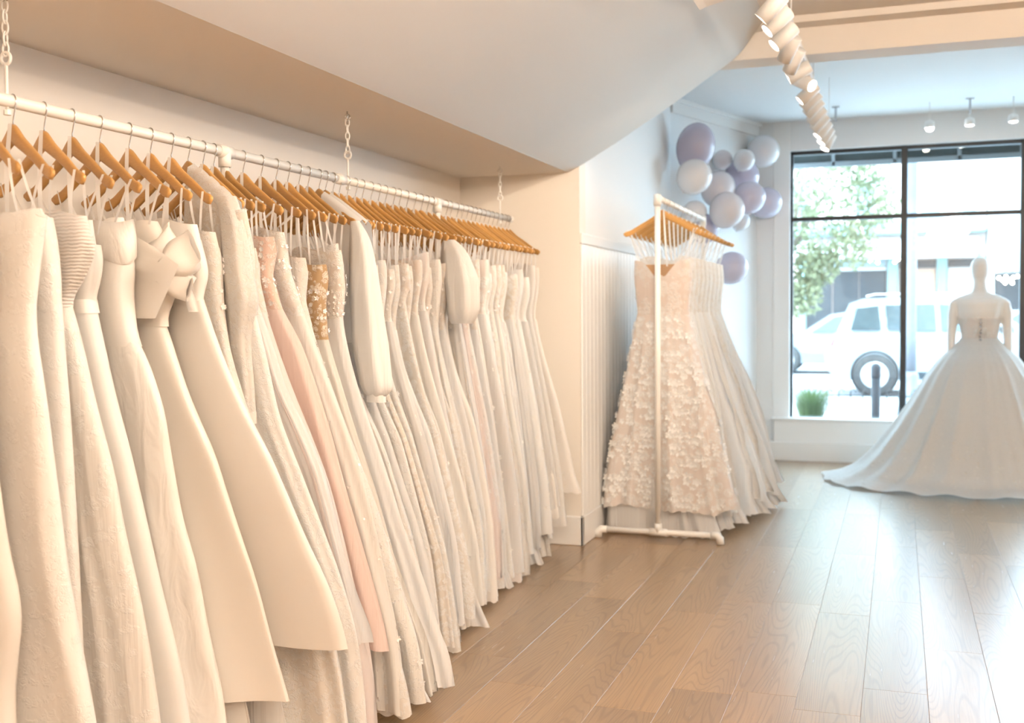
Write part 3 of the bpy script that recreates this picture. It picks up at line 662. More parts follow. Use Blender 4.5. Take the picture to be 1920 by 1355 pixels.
TIPZ = RZ-0.19
def gown(x, y, label, group, right, left=None, zw=1.30, bw_=0.05, bs=0.04, bod='lace', skirt='tulle', folds=12, amp=0.018, top_kind='sweetheart', hemz=0.04, hem=0.01, scallop=0, under=None, over=None, lining=False,
         ribbons=True, seed=0, ph=(PH0, PH1), M=112, sleeves=None, railz=RZ, belt=None, name='wedding_gown', tipu=0.19, split=True, beads=0, flowers=None, bodice_right=None):
    g = tag(empty(name, (x, y, 0)), label, 'gown', group)
    R = sorted(right, key=lambda p: -p[0]); ztop = R[0][0]
    if R[-1][0] > hemz+0.02:       # run on to the hem
        (za, ua), (zb, ub) = R[-2], R[-1]; sl = min(0.35, max(0.0, (ub-ua)/max(za-zb, 0.02)))
        R.append((hemz, min(ub+sl*(zb-hemz)*0.6, 0.85)))
    Lf = left or [(ztop, 0.15), (zw, 0.11), (zw-0.25, 0.20), (zw-0.6, 0.29), (hemz, 0.33)]
    def lev(zs, prof, bf, k=1.0): return [(z, sample(prof, z)*k, sample(Lf, z), bf(z)) for z in zs]
    BR = bodice_right or R
    # bodice
    bb = lambda z: bw_*(0.75+0.25*min(1, max(0, (z-zw)/0.15)))
    if top_kind == 'sweetheart':
        tp = lambda u, v: np.where(v < 0.004, 0.018-0.045*np.exp(-((u-0.02)/0.045)**2)+0.012*np.cos((np.abs(u)-0.09)*22), -0.035)
    elif top_kind == 'vneck': tp = lambda u, v: np.where(v < 0.004, 0.02-0.115*np.exp(-((u+0.0)/0.075)**2)+0.03*np.exp(-(u/0.018)**2), -0.005)
    elif top_kind == 'straight': tp = lambda u, v: np.where(v < 0.004, 0.006*np.cos(u*20), -0.012)
    else: tp = lambda u, v: np.where(v < 0.004, 0.03*np.abs(u)/0.15-0.02, -0.03)
    zs = np.linspace(ztop, zw-0.012, 12)
    V, n = loft(lev(zs, BR, bb), 72, folds=5, amp=0.004, ph=ph, seed=seed+1, top=tp, nlev=13)
    bo = link('bodice', np_mesh('bodice', V, n, 72, C[bod]), None, g)
    if beads: appliques(bo, V, n, 72, beads, 0.009, zw-0.02, ztop, C['bead'], seed+5, True, 'beading')
    if lining:
        Vl, nl = loft(lev(zs, BR, bb), 72, folds=5, amp=0.004, ph=ph, seed=seed+1, top=tp, nlev=13, inset=0.005)
        link('lining', np_mesh('lining', Vl, nl, 72, C['lining']), None, bo)
    # skirt
    if 'tulle' in skirt or skirt in ('blush', 'sequin', 'lace', 'white_lace'): folds = int(folds*2.5); amp = amp*1.9; M = max(M, 176); hem = hem+0.012
    bsf = lambda z: bw_*0.72+(bs-bw_*0.72)*min(1, max(0, (zw-z)/0.5))
    zs = np.linspace(zw, hemz, 22)
    V, n = loft(lev(zs, R, bsf), M, folds=folds, amp=amp, ph=ph, seed=seed, zf=zw, hem=hem, scallop=scallop)
    so_ = link('skirt', np_mesh('skirt', V, n, M, C[skirt]), None, g)
    if flowers: appliques(so_, V, n, M, flowers[0], flowers[1], hemz-0.05, zw, C[flowers[2]], seed+9, edge=len(flowers) > 3)
    if under:      # a second, longer layer below
        mt_, k_, hz_ = under; PU = [(zw-0.05, sample(R, zw-0.05)*0.9), (hemz+0.35, sample(R, hemz+0.35)*0.92*k_), (hz_+0.10, sample(R, hemz+0.05)*k_), (hz_, sample(R, hemz+0.05)*k_*(1.10 if mt_ in ('tulle', 'sheer') else 1.02)+0.01)]
        zs = np.linspace(hemz+0.35, hz_, 10); V2, n2 = loft(lev(zs, PU, lambda z: bs*0.85), M, folds=folds+3, amp=amp*0.7, ph=ph, seed=seed+3, zf=hemz+0.6, hem=0.012, scallop=scallop, inset=min(amp*0.9, bs*0.45))
        link('underskirt', np_mesh('underskirt', V2, n2, M, C[mt_]), None, g)
    if over:       # sheer overlay above the skirt
        mt_, k_, hz_ = over; zs = np.linspace(zw-0.01, hz_, 20); V2, n2 = loft(lev(zs, R, lambda z: bsf(z)+0.005, k_), M, folds=folds+2, amp=amp, ph=ph, seed=seed, zf=zw, hem=0.03)
        link('overskirt', np_mesh('overskirt', V2, n2, M, C[mt_]), None, g)
    if belt:
        zs = np.linspace(zw+0.015, zw-0.02, 3); V2, n2 = loft([(z, sample(BR, z)+0.004, sample(Lf, z)+0.004, bb(zw)+0.004) for z in zs], 60, folds=3, amp=0.001, ph=ph, seed=seed, nlev=4)
        link('waistband', np_mesh('waistband', V2, n2, 60, C[belt]), None, g)
    # ribbons
    if ribbons:
        c0, s0 = math.cos(ph[0]), math.sin(ph[0]); ar = sample(BR, ztop-0.01); al = sample(Lf, ztop-0.01)
        P = lambda u, v, z: (u*c0+v*s0, -u*s0+v*c0, z)
        tz = railz-0.148-0.0
        for (uh, ub) in ((tipu, ar*0.80), (-tipu, -al*0.8)):
            zt = railz+HPK-0.016-0.125*(abs(uh)/0.225)**1.12
            for dv in (-0.014, 0.014): ribbon(g, P(uh, dv*0.8-0.012, zt+0.004), P(ub, dv*1.6, ztop-0.008), 0.0065, 0.004)
        ribbon(g, P(0.010, -0.012, railz+HPK-0.002), P(0.012+0.02*math.sin(seed), -0.02, ztop-0.02), 0.011, 0.006)
    g['_u'] = 0.0; del g['_u']
    return g

# positions of the hooks along the rail, read from the photograph
HK = [23,81,134,186,241,281,320,352,380,400,421,455,489,517,539,560,577,598,610,624,636,651,666,679,695,709,722,737,748,762,776,789,800,810,823,836,844,856,865,874,883,891,899,907,915,923,931,939,947,953]
HY = [float(at(h, 174+(412.5-174)*h/958, 0, RX)[1]) for h in HK]
GRP = 'gowns on the long hanging rail'; HGRP = 'wooden hangers on the long hanging rail'
S = {}
S[-1] = dict(y=1.885, px=[(-40,420),(-38,520),(-60,600),(-40,700),(-25,800),(-5,930),(5,1010),(36,1160),(20,1290)], bod='satin', skirt='satin', zw=1.27, folds=7, amp=0.018, label='ivory satin gown cut by the left edge of the picture', hl='nearest wooden hanger on the long rail', under=('satin', 0.85, 0.05))
S[-2] = dict(y=1.985, px=[(78,395),(68,480),(60,600),(85,750),(103,880),(130,1073),(173,1334)], bod='jacquard', skirt='jacquard', zw=1.33, folds=6, amp=0.026, label='ivory brocade gown nearest the left edge, with one broad vertical fold', hl='wooden hanger of the ivory brocade gown by the left edge', top='straight')
S[0] = dict(px=[(86,397),(97,450),(107,522),(114,621),(127,750),(138,880),(151,1036),(164,1222),(177,1355)], bod='jacquard', skirt='jacquard', zw=1.33, folds=7, amp=0.018, label='straight ivory brocade sheath gown, left of the ruched sweetheart gown', top='straight')
S[1] = dict(px=[(163,412),(170,452),(150,520),(124,566),(148,640),(173,750),(210,880),(227,980),(257,1103),(279,1223),(298,1355)], bod='pleat', skirt='fine_pleat', zw=1.335, folds=20, amp=0.012, label='ivory gown with a ruched sweetheart bodice and finely pleated skirt')
S[2] = dict(px=[(174,432),(180,470),(177,520),(168,560),(187,640),(205,720),(240,850),(270,980),(305,1130),(335,1250),(352,1355)], bod='crepe', skirt='crepe', zw=1.33, folds=6, amp=0.012, label='plain ivory crepe gown half hidden behind the ruched sweetheart gown', belt='satin')
S[3] = dict(px=[(233,428),(243,490),(238,540),(246,600),(252,636),(280,688),(306,769),(328,900),(343,980),(367,1055),(391,1185),(413,1278),(425,1355)], bod='satin', skirt='taffeta', zw=1.235, folds=8, amp=0.020, label='ivory off-shoulder gown with folded collar, dropped waist and crinkled taffeta skirt', collar=True)
S[4] = dict(px=[(296,432),(343,490),(325,550),(303,606),(310,612),(354,743),(404,850),(447,973),(490,1085),(524,1204),(556,1316)], bod='cream_satin', skirt='cream_satin', zw=1.285, folds=6, amp=0.026, label='cream satin ball gown with a folded strapless bodice over a smooth full skirt', hemfix=True, fold=True, under=('satin', 0.8, 0.06))
S[5] = dict(px=[(370,425),(388,500),(386,530),(378,560),(410,650),(440,720),(480,800),(508,850),(543,932),(580,1025),(610,1088),(640,1185),(645,1215)], bod='cream_satin', skirt='satin', zw=1.345, folds=6, amp=0.024, label='cream satin ball gown with a large bow on its bodice', hemfix=True, bow=True, under=('tulle', 0.72, 0.05))
S[6] = dict(px=[(404,440),(411,470),(412,530),(425,640),(445,720),(485,830),(525,930),(570,1040),(610,1140),(640,1250)], bod='lace', skirt='lace', zw=1.27, folds=9, amp=0.012, label='ivory lace gown with beaded straps, right of the bow gown', under=('tulle', 0.98, 0.03), beads=60)
S[7] = dict(px=[(462,400),(472,450),(476,540),(478,590),(500,680),(520,780),(560,880),(600,980),(640,1080),(672,1180),(690,1290)], bod='lace', skirt='white_lace', zw=1.30, folds=10, amp=0.014, label='long-sleeved ivory lace gown whose lace shoulder covers its hanger', sleeve='lace', scallop=30, ribbons=False)
S[8] = dict(px=[(452,470),(465,520),(477,566),(506,651),(525,721),(562,795),(599,880),(632,1010),(658,1118),(672,1180),(686,1262)], bod='lace', skirt='pink_tulle', zw=1.31, folds=12, amp=0.014, label='pale pink tulle skirted gown, left of the blush gown', under=('lace', 0.95, 0.03), over=('sheer', 1.03, 0.30))
S[9] = dict(px=[(480,470),(482,520),(495,580),(520,660),(545,730),(578,810),(612,900),(640,1000),(668,1110),(690,1180),(700,1240)], bod='lace', skirt='pink_tulle', zw=1.31, folds=12, amp=0.010, label='second pale pink tulle gown, pressed against the blush gown on its left')
S[10] = dict(px=[(514,448),(506,511),(525,577),(562,640),(587,713),(617,805),(643,894),(659,943),(688,1055),(718,1167),(728,1210)], bod='blush_lace', skirt='blush', zw=1.33, folds=10, amp=0.014, label='blush pink tulle gown with a beaded lace bodice', hemfix=True, lining=True, beads=130, under=('pink_tulle', 0.82, 0.04), flow=(16, 0.020, 'pink_tulle'))
S[11] = dict(px=[(533,440),(540,500),(557,560),(580,620),(610,700),(645,790),(675,880),(705,980),(730,1080),(755,1180),(765,1240)], bod='white_lace', skirt='ivory_tulle', zw=1.31, folds=12, amp=0.014, label='ivory beaded lace gown, right of the blush pink gown', lining=True, beads=120, flow=(160, 0.010, 'bead'), under=('lace', 1.0, 0.03), scallop=30)
S[12] = dict(px=[(573,487),(568,560),(590,640),(625,740),(660,830),(700,930),(735,1030),(765,1130),(790,1200),(795,1225)], bod='sequin', skirt='sequin', zw=1.28, folds=10, amp=0.014, label='sequinned champagne gown with a square-cornered strapless bodice', lining=True, flow=(120, 0.012, 'white_lace'), under=('tulle', 0.95, 0.03))
S[13] = dict(px=[(612,500),(606,560),(614,640),(638,720),(668,820),(703,920),(738,1030),(768,1120),(798,1190)], bod='beige_lace', skirt='ivory_tulle', zw=1.22, folds=12, amp=0.012, label='nude illusion gown with dark tan floral lace bodice', beads=70, scallop=30)
S[14] = dict(px=[(640,475),(645,540),(640,600),(660,690),(690,790),(720,880),(750,980),(785,1080),(812,1180),(830,1215)], bod='white_lace', skirt='tulle', zw=1.30, folds=12, amp=0.013, label='white gown with raised lace flowers along a strapless neckline', lining=True, flow=None, beads=160, scallop=30)
kinds = [('ivory lace', 'lace', 'lace'), ('white tulle', 'lace', 'tulle'), ('sequinned champagne', 'sequin', 'sequin'), ('ivory tulle', 'white_lace', 'ivory_tulle'), ('white lace', 'white_lace', 'white_lace'), ('pale pink', 'sequin', 'pink_tulle'), ('floral lace', 'big_lace', 'big_lace'), ('plain white crepe', 'crepe', 'crepe'), ('ivory satin', 'satin', 'satin')]
order = [3, 0, 7, 7, 4, 0, 4, 2, 1, 4, 0, 3, 6, 4, 2, 1, 8, 0, 5, 6, 1, 2, 6, 4, 0, 3, 1, 7, 7, 1, 7, 8, 7, 7, 8]

def gown_extras(g, k, y, R, zw, ph):
    c0, s0 = math.cos(ph[0]), math.sin(ph[0]); P = lambda u, v, z: np.array((u*c0+v*s0, -u*s0+v*c0, z))
    return P
def sleeve(g, P, u0, z0, path, rad, mt, name='sleeve', cuff=True, shoulder=True):
    pts = [P(*p) for p in path]; q = MB(); n = 18; sm = smooth_poly(pts, 6); rr = np.interp(np.linspace(0, 1, len(sm)), np.linspace(0, 1, len(rad)), rad)
    V = []
    for i, p in enumerate(sm):
        for k in range(n):
            a = 2*math.pi*k/n; w = 1+0.13*math.sin(a*6+i*0.05)*min(1, i/5)+0.05*math.sin(a*11+1)
            o = P(math.cos(a)*rr[i]*w, math.sin(a)*rr[i]*0.55*w, 0); V.append(p+o)
    q.add(V, grid_faces(len(sm), n)); o = q.build(name, mt, g, True)
    if cuff:
        e = sm[-1]; MB().add([e+P(math.cos(a)*rr[-1]*1.08, math.sin(a)*rr[-1]*0.6, dz) for dz in (0.012, -0.022) for a in np.linspace(0, 6.283, 19)[:-1]], grid_faces(2, 18)).build('cuff', mt, o, True)
    return o

for k in sorted(S):
    s = S[k]; y = s.get('y', HY[k] if k >= 0 else 0); zw = s['zw']
    R = px_profile(s['px'], y)
    hemz = 0.04
    if s.get('hemfix'): hemz = R[-1][0]
    R = [(z, u) for (z, u) in R if z > hemz-0.005 or s.get('hemfix')]
    g = gown(RX, y, s['label'], GRP, R, zw=zw, bw_=0.045, bs=0.042, bod=s['bod'], skirt=s['skirt'], folds=s['folds'], amp=s['amp'], top_kind=s.get('top', 'sweetheart'), hemz=hemz, hem=0.006, scallop=s.get('scallop', 0),
             under=s.get('under'), over=s.get('over'), lining=s.get('lining', False), ribbons=s.get('ribbons', True), seed=100+k*7, belt=s.get('belt'), beads=s.get('beads', 0), flowers=s.get('flow'))
    hl = s.get('hl', 'wooden hanger of the '+s['label'].split(',')[0].replace('gown whose lace shoulder covers its hanger', 'gown').replace(' half hidden behind the ruched sweetheart gown', ''))
    hanger(RX, y, RZ, -PH0, ' '.join(hl.split()[:15]), HGRP)
    P = gown_extras(g, k, y, R, zw, (PH0, PH1))
    if s.get('collar'):     # folded off-shoulder band
        zt = R[0][0]; ar = sample(R, zt-0.03)
        V = []; n = 40
        for j, (dz, e) in enumerate(((0.010, 0.002), (0.020, 0.008), (-0.005, 0.014), (-0.055, 0.012), (-0.062, 0.004))):
            for i in range(n):
                a = 2*math.pi*i/n; u = (ar if math.cos(a) > 0 else 0.15)*math.cos(a)*(1+0.02*j); V.append(P(u+math.copysign(e, math.cos(a)), (0.045+e)*math.sin(a), zt+dz-0.030*max(0, math.cos(a))*(j > 1)+0.006*math.sin(3*a)))
        MB().add(V, grid_faces(5, n)).build('folded_collar', C['taffeta'], g, True)
    if s.get('fold'):       # folded satin flap over the bodice and its stiff lower edge
        zt = R[0][0]
        V = []; nu_, nz_ = 16, 12
        for i in range(nz_):
            t = i/(nz_-1); z = zt+0.01-t*0.245
            ur = 0.145+0.115*min(1, t/0.28) if t < 0.28 else 0.26-0.115*((t-0.28)/0.72)
            ul = -0.02-0.075*min(1, t/0.28) if t < 0.28 else -0.095+0.06*((t-0.28)/0.72)
            ur += 0.050
            for j in range(nu_):
                q = j/(nu_-1); u = ul+(ur-ul)*q
                v = -0.050-0.016*math.sin(math.pi*q)-0.018*math.exp(-((t-0.30-0.12*q)/0.07)**2)*math.sin(math.pi*q)
                zz = z-0.05*abs(q-0.42)*(1-t)*2
                V.append(P(u, v, zz))
        f = [(i*nu_+j, i*nu_+j+1, (i+1)*nu_+j+1, (i+1)*nu_+j) for i in range(nz_-1) for j in range(nu_-1)]
        MB().add(V, f).build('folded_bodice_panel', C['cream_satin'], g, True)
    if s.get('bow'):
        bc = px_profile([(350, 520)], y)[0]; cz, cu = bc; cu += 0.055
        bow = MB()
        def lobe(sg, du, dz, ln, wd):
            V = []; nn, mm = 12, 12
            for i in range(nn):
                t = i/(nn-1); wv = wd*(0.16+0.84*math.sin(min(1, t*1.15)*math.pi*0.62)); th = 0.008+0.046*math.sin(math.pi*min(1, t*1.1))
                for j in range(mm):
                    a = 2*math.pi*j/mm; ru = 0.0
                    V.append(P(cu+du*t*ln-dz*wv*math.cos(a)*0.75, -0.070-th*math.sin(a)*(1+0.16*math.sin(a*5))-0.014*math.sin(math.pi*t), cz+dz*t*ln+du*wv*math.cos(a)))
            return V, grid_faces(nn, mm)
        for (du, dz, ln, wd) in ((-0.45, 0.89, 0.135, 0.062), (0.75, 0.66, 0.120, 0.060), (0.86, -0.50, 0.075, 0.040), (-0.80, -0.3, 0.06, 0.03)):
            v_, f_ = lobe(1, du, dz, ln, wd); bow.add(v_, f_)
        bo = bow.build('bow', C['cream_satin'], g, True)
        MB().add([P(cu+0.020*math.cos(a)*math.cos(b_), -0.085+0.022*math.sin(b_), cz+0.022*math.sin(a)*math.cos(b_)) for b_ in np.linspace(-1.5, 1.5, 7) for a in np.linspace(0, 6.283, 15)[:-1]], grid_faces(7, 14)).build('knot', C['cream_satin'], bo, True)
        V = []
        for i in range(8):
            t = i/7
            for j in range(5):
                q = j/4-0.5; V.append(P(cu+0.015+0.05*t+q*(0.02+0.035*t)*(1-0.5*t*t), -0.060-0.014*math.cos(q*8), cz-0.01-0.085*t))
        MB().add(V, [(i*5+j, i*5+j+1, (i+1)*5+j+1, (i+1)*5+j) for i in range(7) for j in range(4)]).build('bow_tail', C['cream_satin'], bo, True)
    if s.get('sleeve'):
        zt = RZ-0.075
        V = []       # lace yoke over the hanger shoulder
        for i in range(12):
            t = i/11; u = 0.03+0.20*t; top = RZ+HPK-0.010-0.125*(u/0.225)**1.12
            for j, (dv, dz) in enumerate(((-0.040, -0.20), (-0.034, -0.08), (-0.022, -0.004), (0.0, 0.012), (0.022, -0.004), (0.034, -0.08), (0.040, -0.20))): V.append(P(u, dv, top+dz+0.004*math.sin(i*2.1+j)))
        MB().add(V, [(i*7+j, i*7+j+1, (i+1)*7+j+1, (i+1)*7+j) for i in range(11) for j in range(6)]).build('lace_yoke', C['lace'], g, True)
        sl = sleeve(g, P, 0, 0, [(0.20, -0.01, 1.64), (0.235, -0.015, 1.56), (0.265, -0.02, 1.43), (0.285, -0.02, 1.34), (0.27, -0.02, 1.24), (0.29, -0.02, 1.12), (0.30, -0.02, 1.02)], [0.040, 0.050, 0.058, 0.060, 0.045, 0.034, 0.030], C['lace'])

nG = len(HK)
for k in range(15, nG):
    y = HY[k]; far = nG-k; t = (k-15)/(nG-16); kn, bod, sk = kinds[order[(k-15) % len(order)]]
    sp_ = min(HY[k]-HY[k-1], (HY[k+1]-HY[k]) if k+1 < nG else 0.06); b = max(0.020, min(0.040, sp_*0.46))
    ztop = rng.uniform(1.47, 1.55); zw = rng.uniform(1.20, 1.34); ut = rng.uniform(0.17, 0.215); uh = 0.43-0.125*max(0, y-3.7)+rng.uniform(-0.035, 0.04); um = ut+(uh-ut)*rng.uniform(0.38, 0.55)
    hz = float(rng.choice([0.03, 0.035, 0.05, 0.09]))
    if k >= nG-7: uh = [0.29, 0.27, 0.32, 0.29, 0.31, 0.33, 0.39][k-nG+7]; um = ut+(uh-ut)*0.45; hz = [0.10, 0.06, 0.16, 0.12, 0.22, 0.16, 0.34][k-nG+7]; kn, bod, sk = kinds[[1, 4, 7, 1, 8, 7, 8][k-nG+7]]; zw = 1.27
    prof = [(ztop, ut), (ztop-0.06, ut+0.005), (zw+0.03, ut-0.025), (zw, ut-0.02), (zw-0.15, ut+0.012), (0.85, um), (0.42, um+(uh-um)*0.70), (hz, uh)]
    lab = '%s gown, %s from the alcove end wall' % (kn, ordinal(far)) if far > 1 else 'plain ivory satin gown, last on the rail beside the alcove end wall'
    tk_ = ['sweetheart', 'vneck', 'straight', 'scoop'][k % 4]
    kw = {}
    if sk in ('tulle', 'ivory_tulle', 'pink_tulle'): kw['under'] = (rng.choice(['lace', 'tulle', 'sequin']), 0.97, 0.025); hz = max(hz, 0.10)
    if k % 2 == 0: kw['lining'] = True
    if bod in ('sequin', 'white_lace'): kw['beads'] = 60
    if k % 5 == 2: kw['over'] = ('sheer', 1.04, hz+0.05)
    if sk in ('lace', 'white_lace', 'sequin', 'big_lace') or k % 4 == 1: kw['flowers'] = (70, 0.011, 'white_lace', 'edge')
    sleeved = k in (17, 18, 31)
    sp_s = dict(ribbons=not sleeved)
    g = gown(RX, y, lab, GRP, prof, zw=zw, bw_=b*1.05, bs=b, bod=bod, skirt=sk, folds=int(rng.integers(9, 15)), amp=b*0.42, top_kind=tk_, hemz=hz, hem=0.01, scallop=28 if k % 2 else 0, seed=300+k*11, M=96, **kw, **sp_s)
    hanger(RX, y, RZ, -PH0+rng.uniform(-0.05, 0.05), 'wooden hanger, %s from the alcove end wall' % ordinal(far), HGRP)
    P = gown_extras(g, k, y, prof, zw, (PH0, PH1))
    if k in (17, 18):
        V = []
        for i in range(10):
            q = i/9; u = 0.03+0.20*q; top = RZ+HPK-0.010-0.125*(u/0.225)**1.12
            for j, (dv, dz) in enumerate(((-0.024, -0.16), (-0.022, -0.06), (-0.016, -0.004), (0.0, 0.010), (0.016, -0.004), (0.022, -0.06), (0.024, -0.16))): V.append(P(u, dv, top+dz))
        MB().add(V, [(i*7+j, i*7+j+1, (i+1)*7+j+1, (i+1)*7+j) for i in range(9) for j in range(6)]).build('shoulder', C['crepe'], g, True)
    if k == 17: sleeve(g, P, 0, 0, [(0.215, -0.02, 1.63), (0.25, -0.025, 1.55), (0.275, -0.03, 1.40), (0.30, -0.03, 1.20), (0.325, -0.03, 1.06), (0.325, -0.03, 1.02)], [0.020, 0.046, 0.066, 0.080, 0.072, 0.040], C['chiffon'], 'balloon_sleeve')
    if k == 31: sleeve(g, P, 0, 0, [(0.19, -0.02, 1.62), (0.23, -0.03, 1.56), (0.27, -0.035, 1.44), (0.28, -0.035, 1.32), (0.27, -0.03, 1.26)], [0.03, 0.065, 0.095, 0.085, 0.055], C['chiffon'], 'puff_sleeve', cuff=False)

# ================================================================== second rack
QX, QY0, QY1, QZ = -1.285, 6.10, 7.62, 1.945
rk = tag(empty('garment_rack', (QX, QY0, 0)), 'free-standing white pipe rack of gowns by the beadboard wall', 'clothes rack')
def qp(mb, name, smooth=True): return part(mb, name, W['pvc'], rk, smooth, off=(QX, QY0, 0))
qr = 0.0165
qp(MB().tube([(QX, QY0, QZ), (QX, QY1, QZ)], qr, 18), 'top_rail')
for yy in (QY0, QY1):
    qp(MB().tube([(QX, yy, 0.05), (QX, yy, QZ)], qr, 18), 'post')
    qp(MB().lathe([(qr, -0.045), (qr*1.3, -0.045), (qr*1.3, 0.018), (0.0, 0.024)], 18, (QX, yy, QZ)), 'elbow_fitting')
    qp(MB().tube([(QX-0.33, yy, 0.05), (QX+0.33, yy, 0.05)], qr, 18), 'base_pipe')
    qp(MB().lathe([(qr, -0.05), (qr*1.3, -0.05), (qr*1.3, 0.05), (qr, 0.05)], 18, (QX, yy, 0.05), ax=0).lathe([(qr*1.3, 0.0), (qr*1.3, 0.05), (qr, 0.05)], 18, (QX, yy, 0.05)), 'tee_fitting')
    for sx in (-1, 1): qp(MB().tube([(QX+sx*0.30, yy, 0.05), (QX+sx*0.335, yy, 0.05), (QX+sx*0.35, yy, 0.035), (QX+sx*0.352, yy, 0.003)], [qr*1.25, qr*1.3, qr*1.3, qr*1.25], 14), 'foot_elbow')
RG = 'gowns on the free-standing rack'
rack = []
q0 = math.radians(4)
specs = [('ivory floral lace gown over a peach lining, at the near end of the rack', 'big_lace', 'big_lace', 0.30, 0.345, 0.17),
         ('white floral lace gown, second on the free-standing rack', 'white_lace', 'white_lace', 0.33, 0.36, 0.12),
         ('ivory tulle gown, third on the free-standing rack', 'lace', 'ivory_tulle', 0.38, 0.35, 0.10),
         ('white tulle gown, fourth on the free-standing rack', 'lace', 'tulle', 0.42, 0.35, 0.10),
         ('sequinned gown, fifth on the free-standing rack', 'sequin', 'sequin', 0.40, 0.33, 0.12),
         ('white tulle gown, sixth on the free-standing rack', 'white_lace', 'tulle', 0.46, 0.33, 0.10),
         ('ivory lace gown, seventh on the free-standing rack', 'lace', 'lace', 0.43, 0.33, 0.14),
         ('white tulle gown, eighth on the free-standing rack', 'lace', 'tulle', 0.47, 0.33, 0.13),
         ('white tulle gown at the far end of the free-standing rack', 'white_lace', 'tulle', 0.50, 0.33, 0.16)]
yq = [6.24, 6.38, 6.52, 6.66, 6.81, 6.96, 7.12, 7.28, 7.44]
for i, (lab, bod, sk, uh, ul, hz) in enumerate(specs):
    y = yq[i]; zt = 1.60 if i else 1.585; zw = 1.30
    uh = (.38, .40, .43, .45, .46, .49, .50, .53, .56)[i]; prof = [(zt, 0.165), (zt-0.08, 0.175), (zw+0.04, 0.155), (zw, 0.155), (0.75, 0.155+(uh-0.155)*0.50), (0.35, 0.155+(uh-0.155)*0.84), (hz, uh)]
    left = [(zt, 0.165), (zt-0.08, 0.17), (zw, 0.15), (0.75, 0.15+(ul-0.15)*0.52), (0.35, 0.15+(ul-0.15)*0.86), (hz, ul)]
    kw = {}
    if i == 0: kw = dict(flowers=(620, 0.024, 'petal'), under=('tulle', 0.93, 0.02), lining=True, beads=60)
    elif i in (1, 4): kw = dict(flowers=(120, 0.015, 'white_lace'), under=('tulle', 0.95, 0.04))
    elif i == 8: kw = dict(under=('tulle', 1.02, 0.03), flowers=(20, 0.02, 'tulle'))
    else: kw = dict(under=('tulle', 0.98, 0.04))
    g = gown(QX, y, lab, RG, prof, left=left, zw=zw, bw_=0.060, bs=0.062, bod=bod, skirt=sk, folds=8, amp=0.042 if i == 0 else 0.030, top_kind='vneck' if i == 0 else 'sweetheart', hemz=hz, hem=0.02, scallop=26 if i < 2 else 0, seed=900+i*13, ph=(q0, q0*0.5), railz=QZ, M=112, **kw)
    P = lambda u, v, z: np.array((u*math.cos(q0)+v*math.sin(q0), -u*math.sin(q0)+v*math.cos(q0), z))
    for sg in (-1, 1):      # broad sheer shoulder straps
        V = []
        for a in range(8):
            t = a/7; u = sg*(0.205*(1-t)+0.10*t); z = QZ-0.165*(1-t)+ (zt+0.02-QZ)*t
            for j, dv in enumerate((-0.018, 0.0, 0.018)): V.append(P(u+0.012*dv, -0.03*t-0.004+dv*(0.6+0.4*t), z+0.02*math.sin(math.pi*t)*0))
        MB().add(V, [(a*3+j, a*3+j+1, (a+1)*3+j+1, (a+1)*3+j) for a in range(7) for j in range(2)]).build('shoulder_strap', C['sheer'] if i else C['tulle'], g, True)
    hanger(QX, y, QZ, -q0+rng.uniform(-0.06, 0.06), 'wooden hanger on the free-standing rack, %s from its near post' % ordinal(i+1), 'wooden hangers on the free-standing rack')
for j, y in enumerate((7.50, 7.56)):
    hanger(QX, y, QZ, -q0+0.08*j, 'empty wooden hanger at the far end of the free-standing rack, %s' % ('before the last' if j == 0 else 'the very last'), 'wooden hangers on the free-standing rack')

# ================================================================== balloons
def balloon_mat(name, c): 
    return mat(name, c, 0.22, 0, 0.5, noise=(3, tuple(min(1, x*1.06) for x in c), 0.6), coat=0.15)
BLC = {'purple': balloon_mat('purple_balloon', (0.50, 0.465, 0.575)), 'lav': balloon_mat('lavender_balloon', (0.56, 0.53, 0.635)), 'mauve': balloon_mat('mauve_balloon', (0.665, 0.625, 0.65)), 'white': balloon_mat('pearl_balloon', (0.74, 0.72, 0.735))}
def wall_y(px):   # where the pixel column meets the angled wall
    d = ray(px, 360); t = np.array([AXX-SX, FY-EY]); M2 = np.array([[d[0], -t[0]], [d[1], -t[1]]]); a = np.linalg.solve(M2, np.array([SX, EY])-CAM[:2]); return a[0]*d[1]
BAL = [(1304,275,36,45,'purple',0.17,'largest purple balloon at the top left of the cluster'),(1355,299,18,18,'mauve',0.12,'small mauve balloon beside the largest purple one'),
 (1395,300,20,20,'white',0.34,'small pearl balloon at the top of the cluster, right of the small mauve one'),(1431,283,30,30,'white',0.12,'pearl balloon at the top right of the cluster'),(1302,331,33,33,'white',0.36,'big pearl balloon in front of the largest purple one'),
 (1346,353,32,34,'mauve',0.17,'mauve balloon in the middle, half covered by pearl ones'),(1392,328,33,30,'purple',0.10,'purple balloon half hidden below the small pearl balloon'),(1405,370,30,30,'lav',0.40,'lavender balloon at the right of the cluster, in front'),
 (1437,380,29,29,'lav',0.10,'rightmost lavender balloon of the cluster'),(1363,393,33,33,'mauve',0.40,'large pearly mauve balloon at the front of the cluster'),(1303,396,22,20,'white',0.22,'small pearl balloon behind the rack rail'),
 (1322,428,27,27,'purple',0.12,'purple balloon behind the hangers of the rack'),(1388,414,18,18,'white',0.14,'little pearl balloon under the cluster'),(1372,502,30,31,'lav',0.20,'single lavender balloon low on the wall beside the rack')]
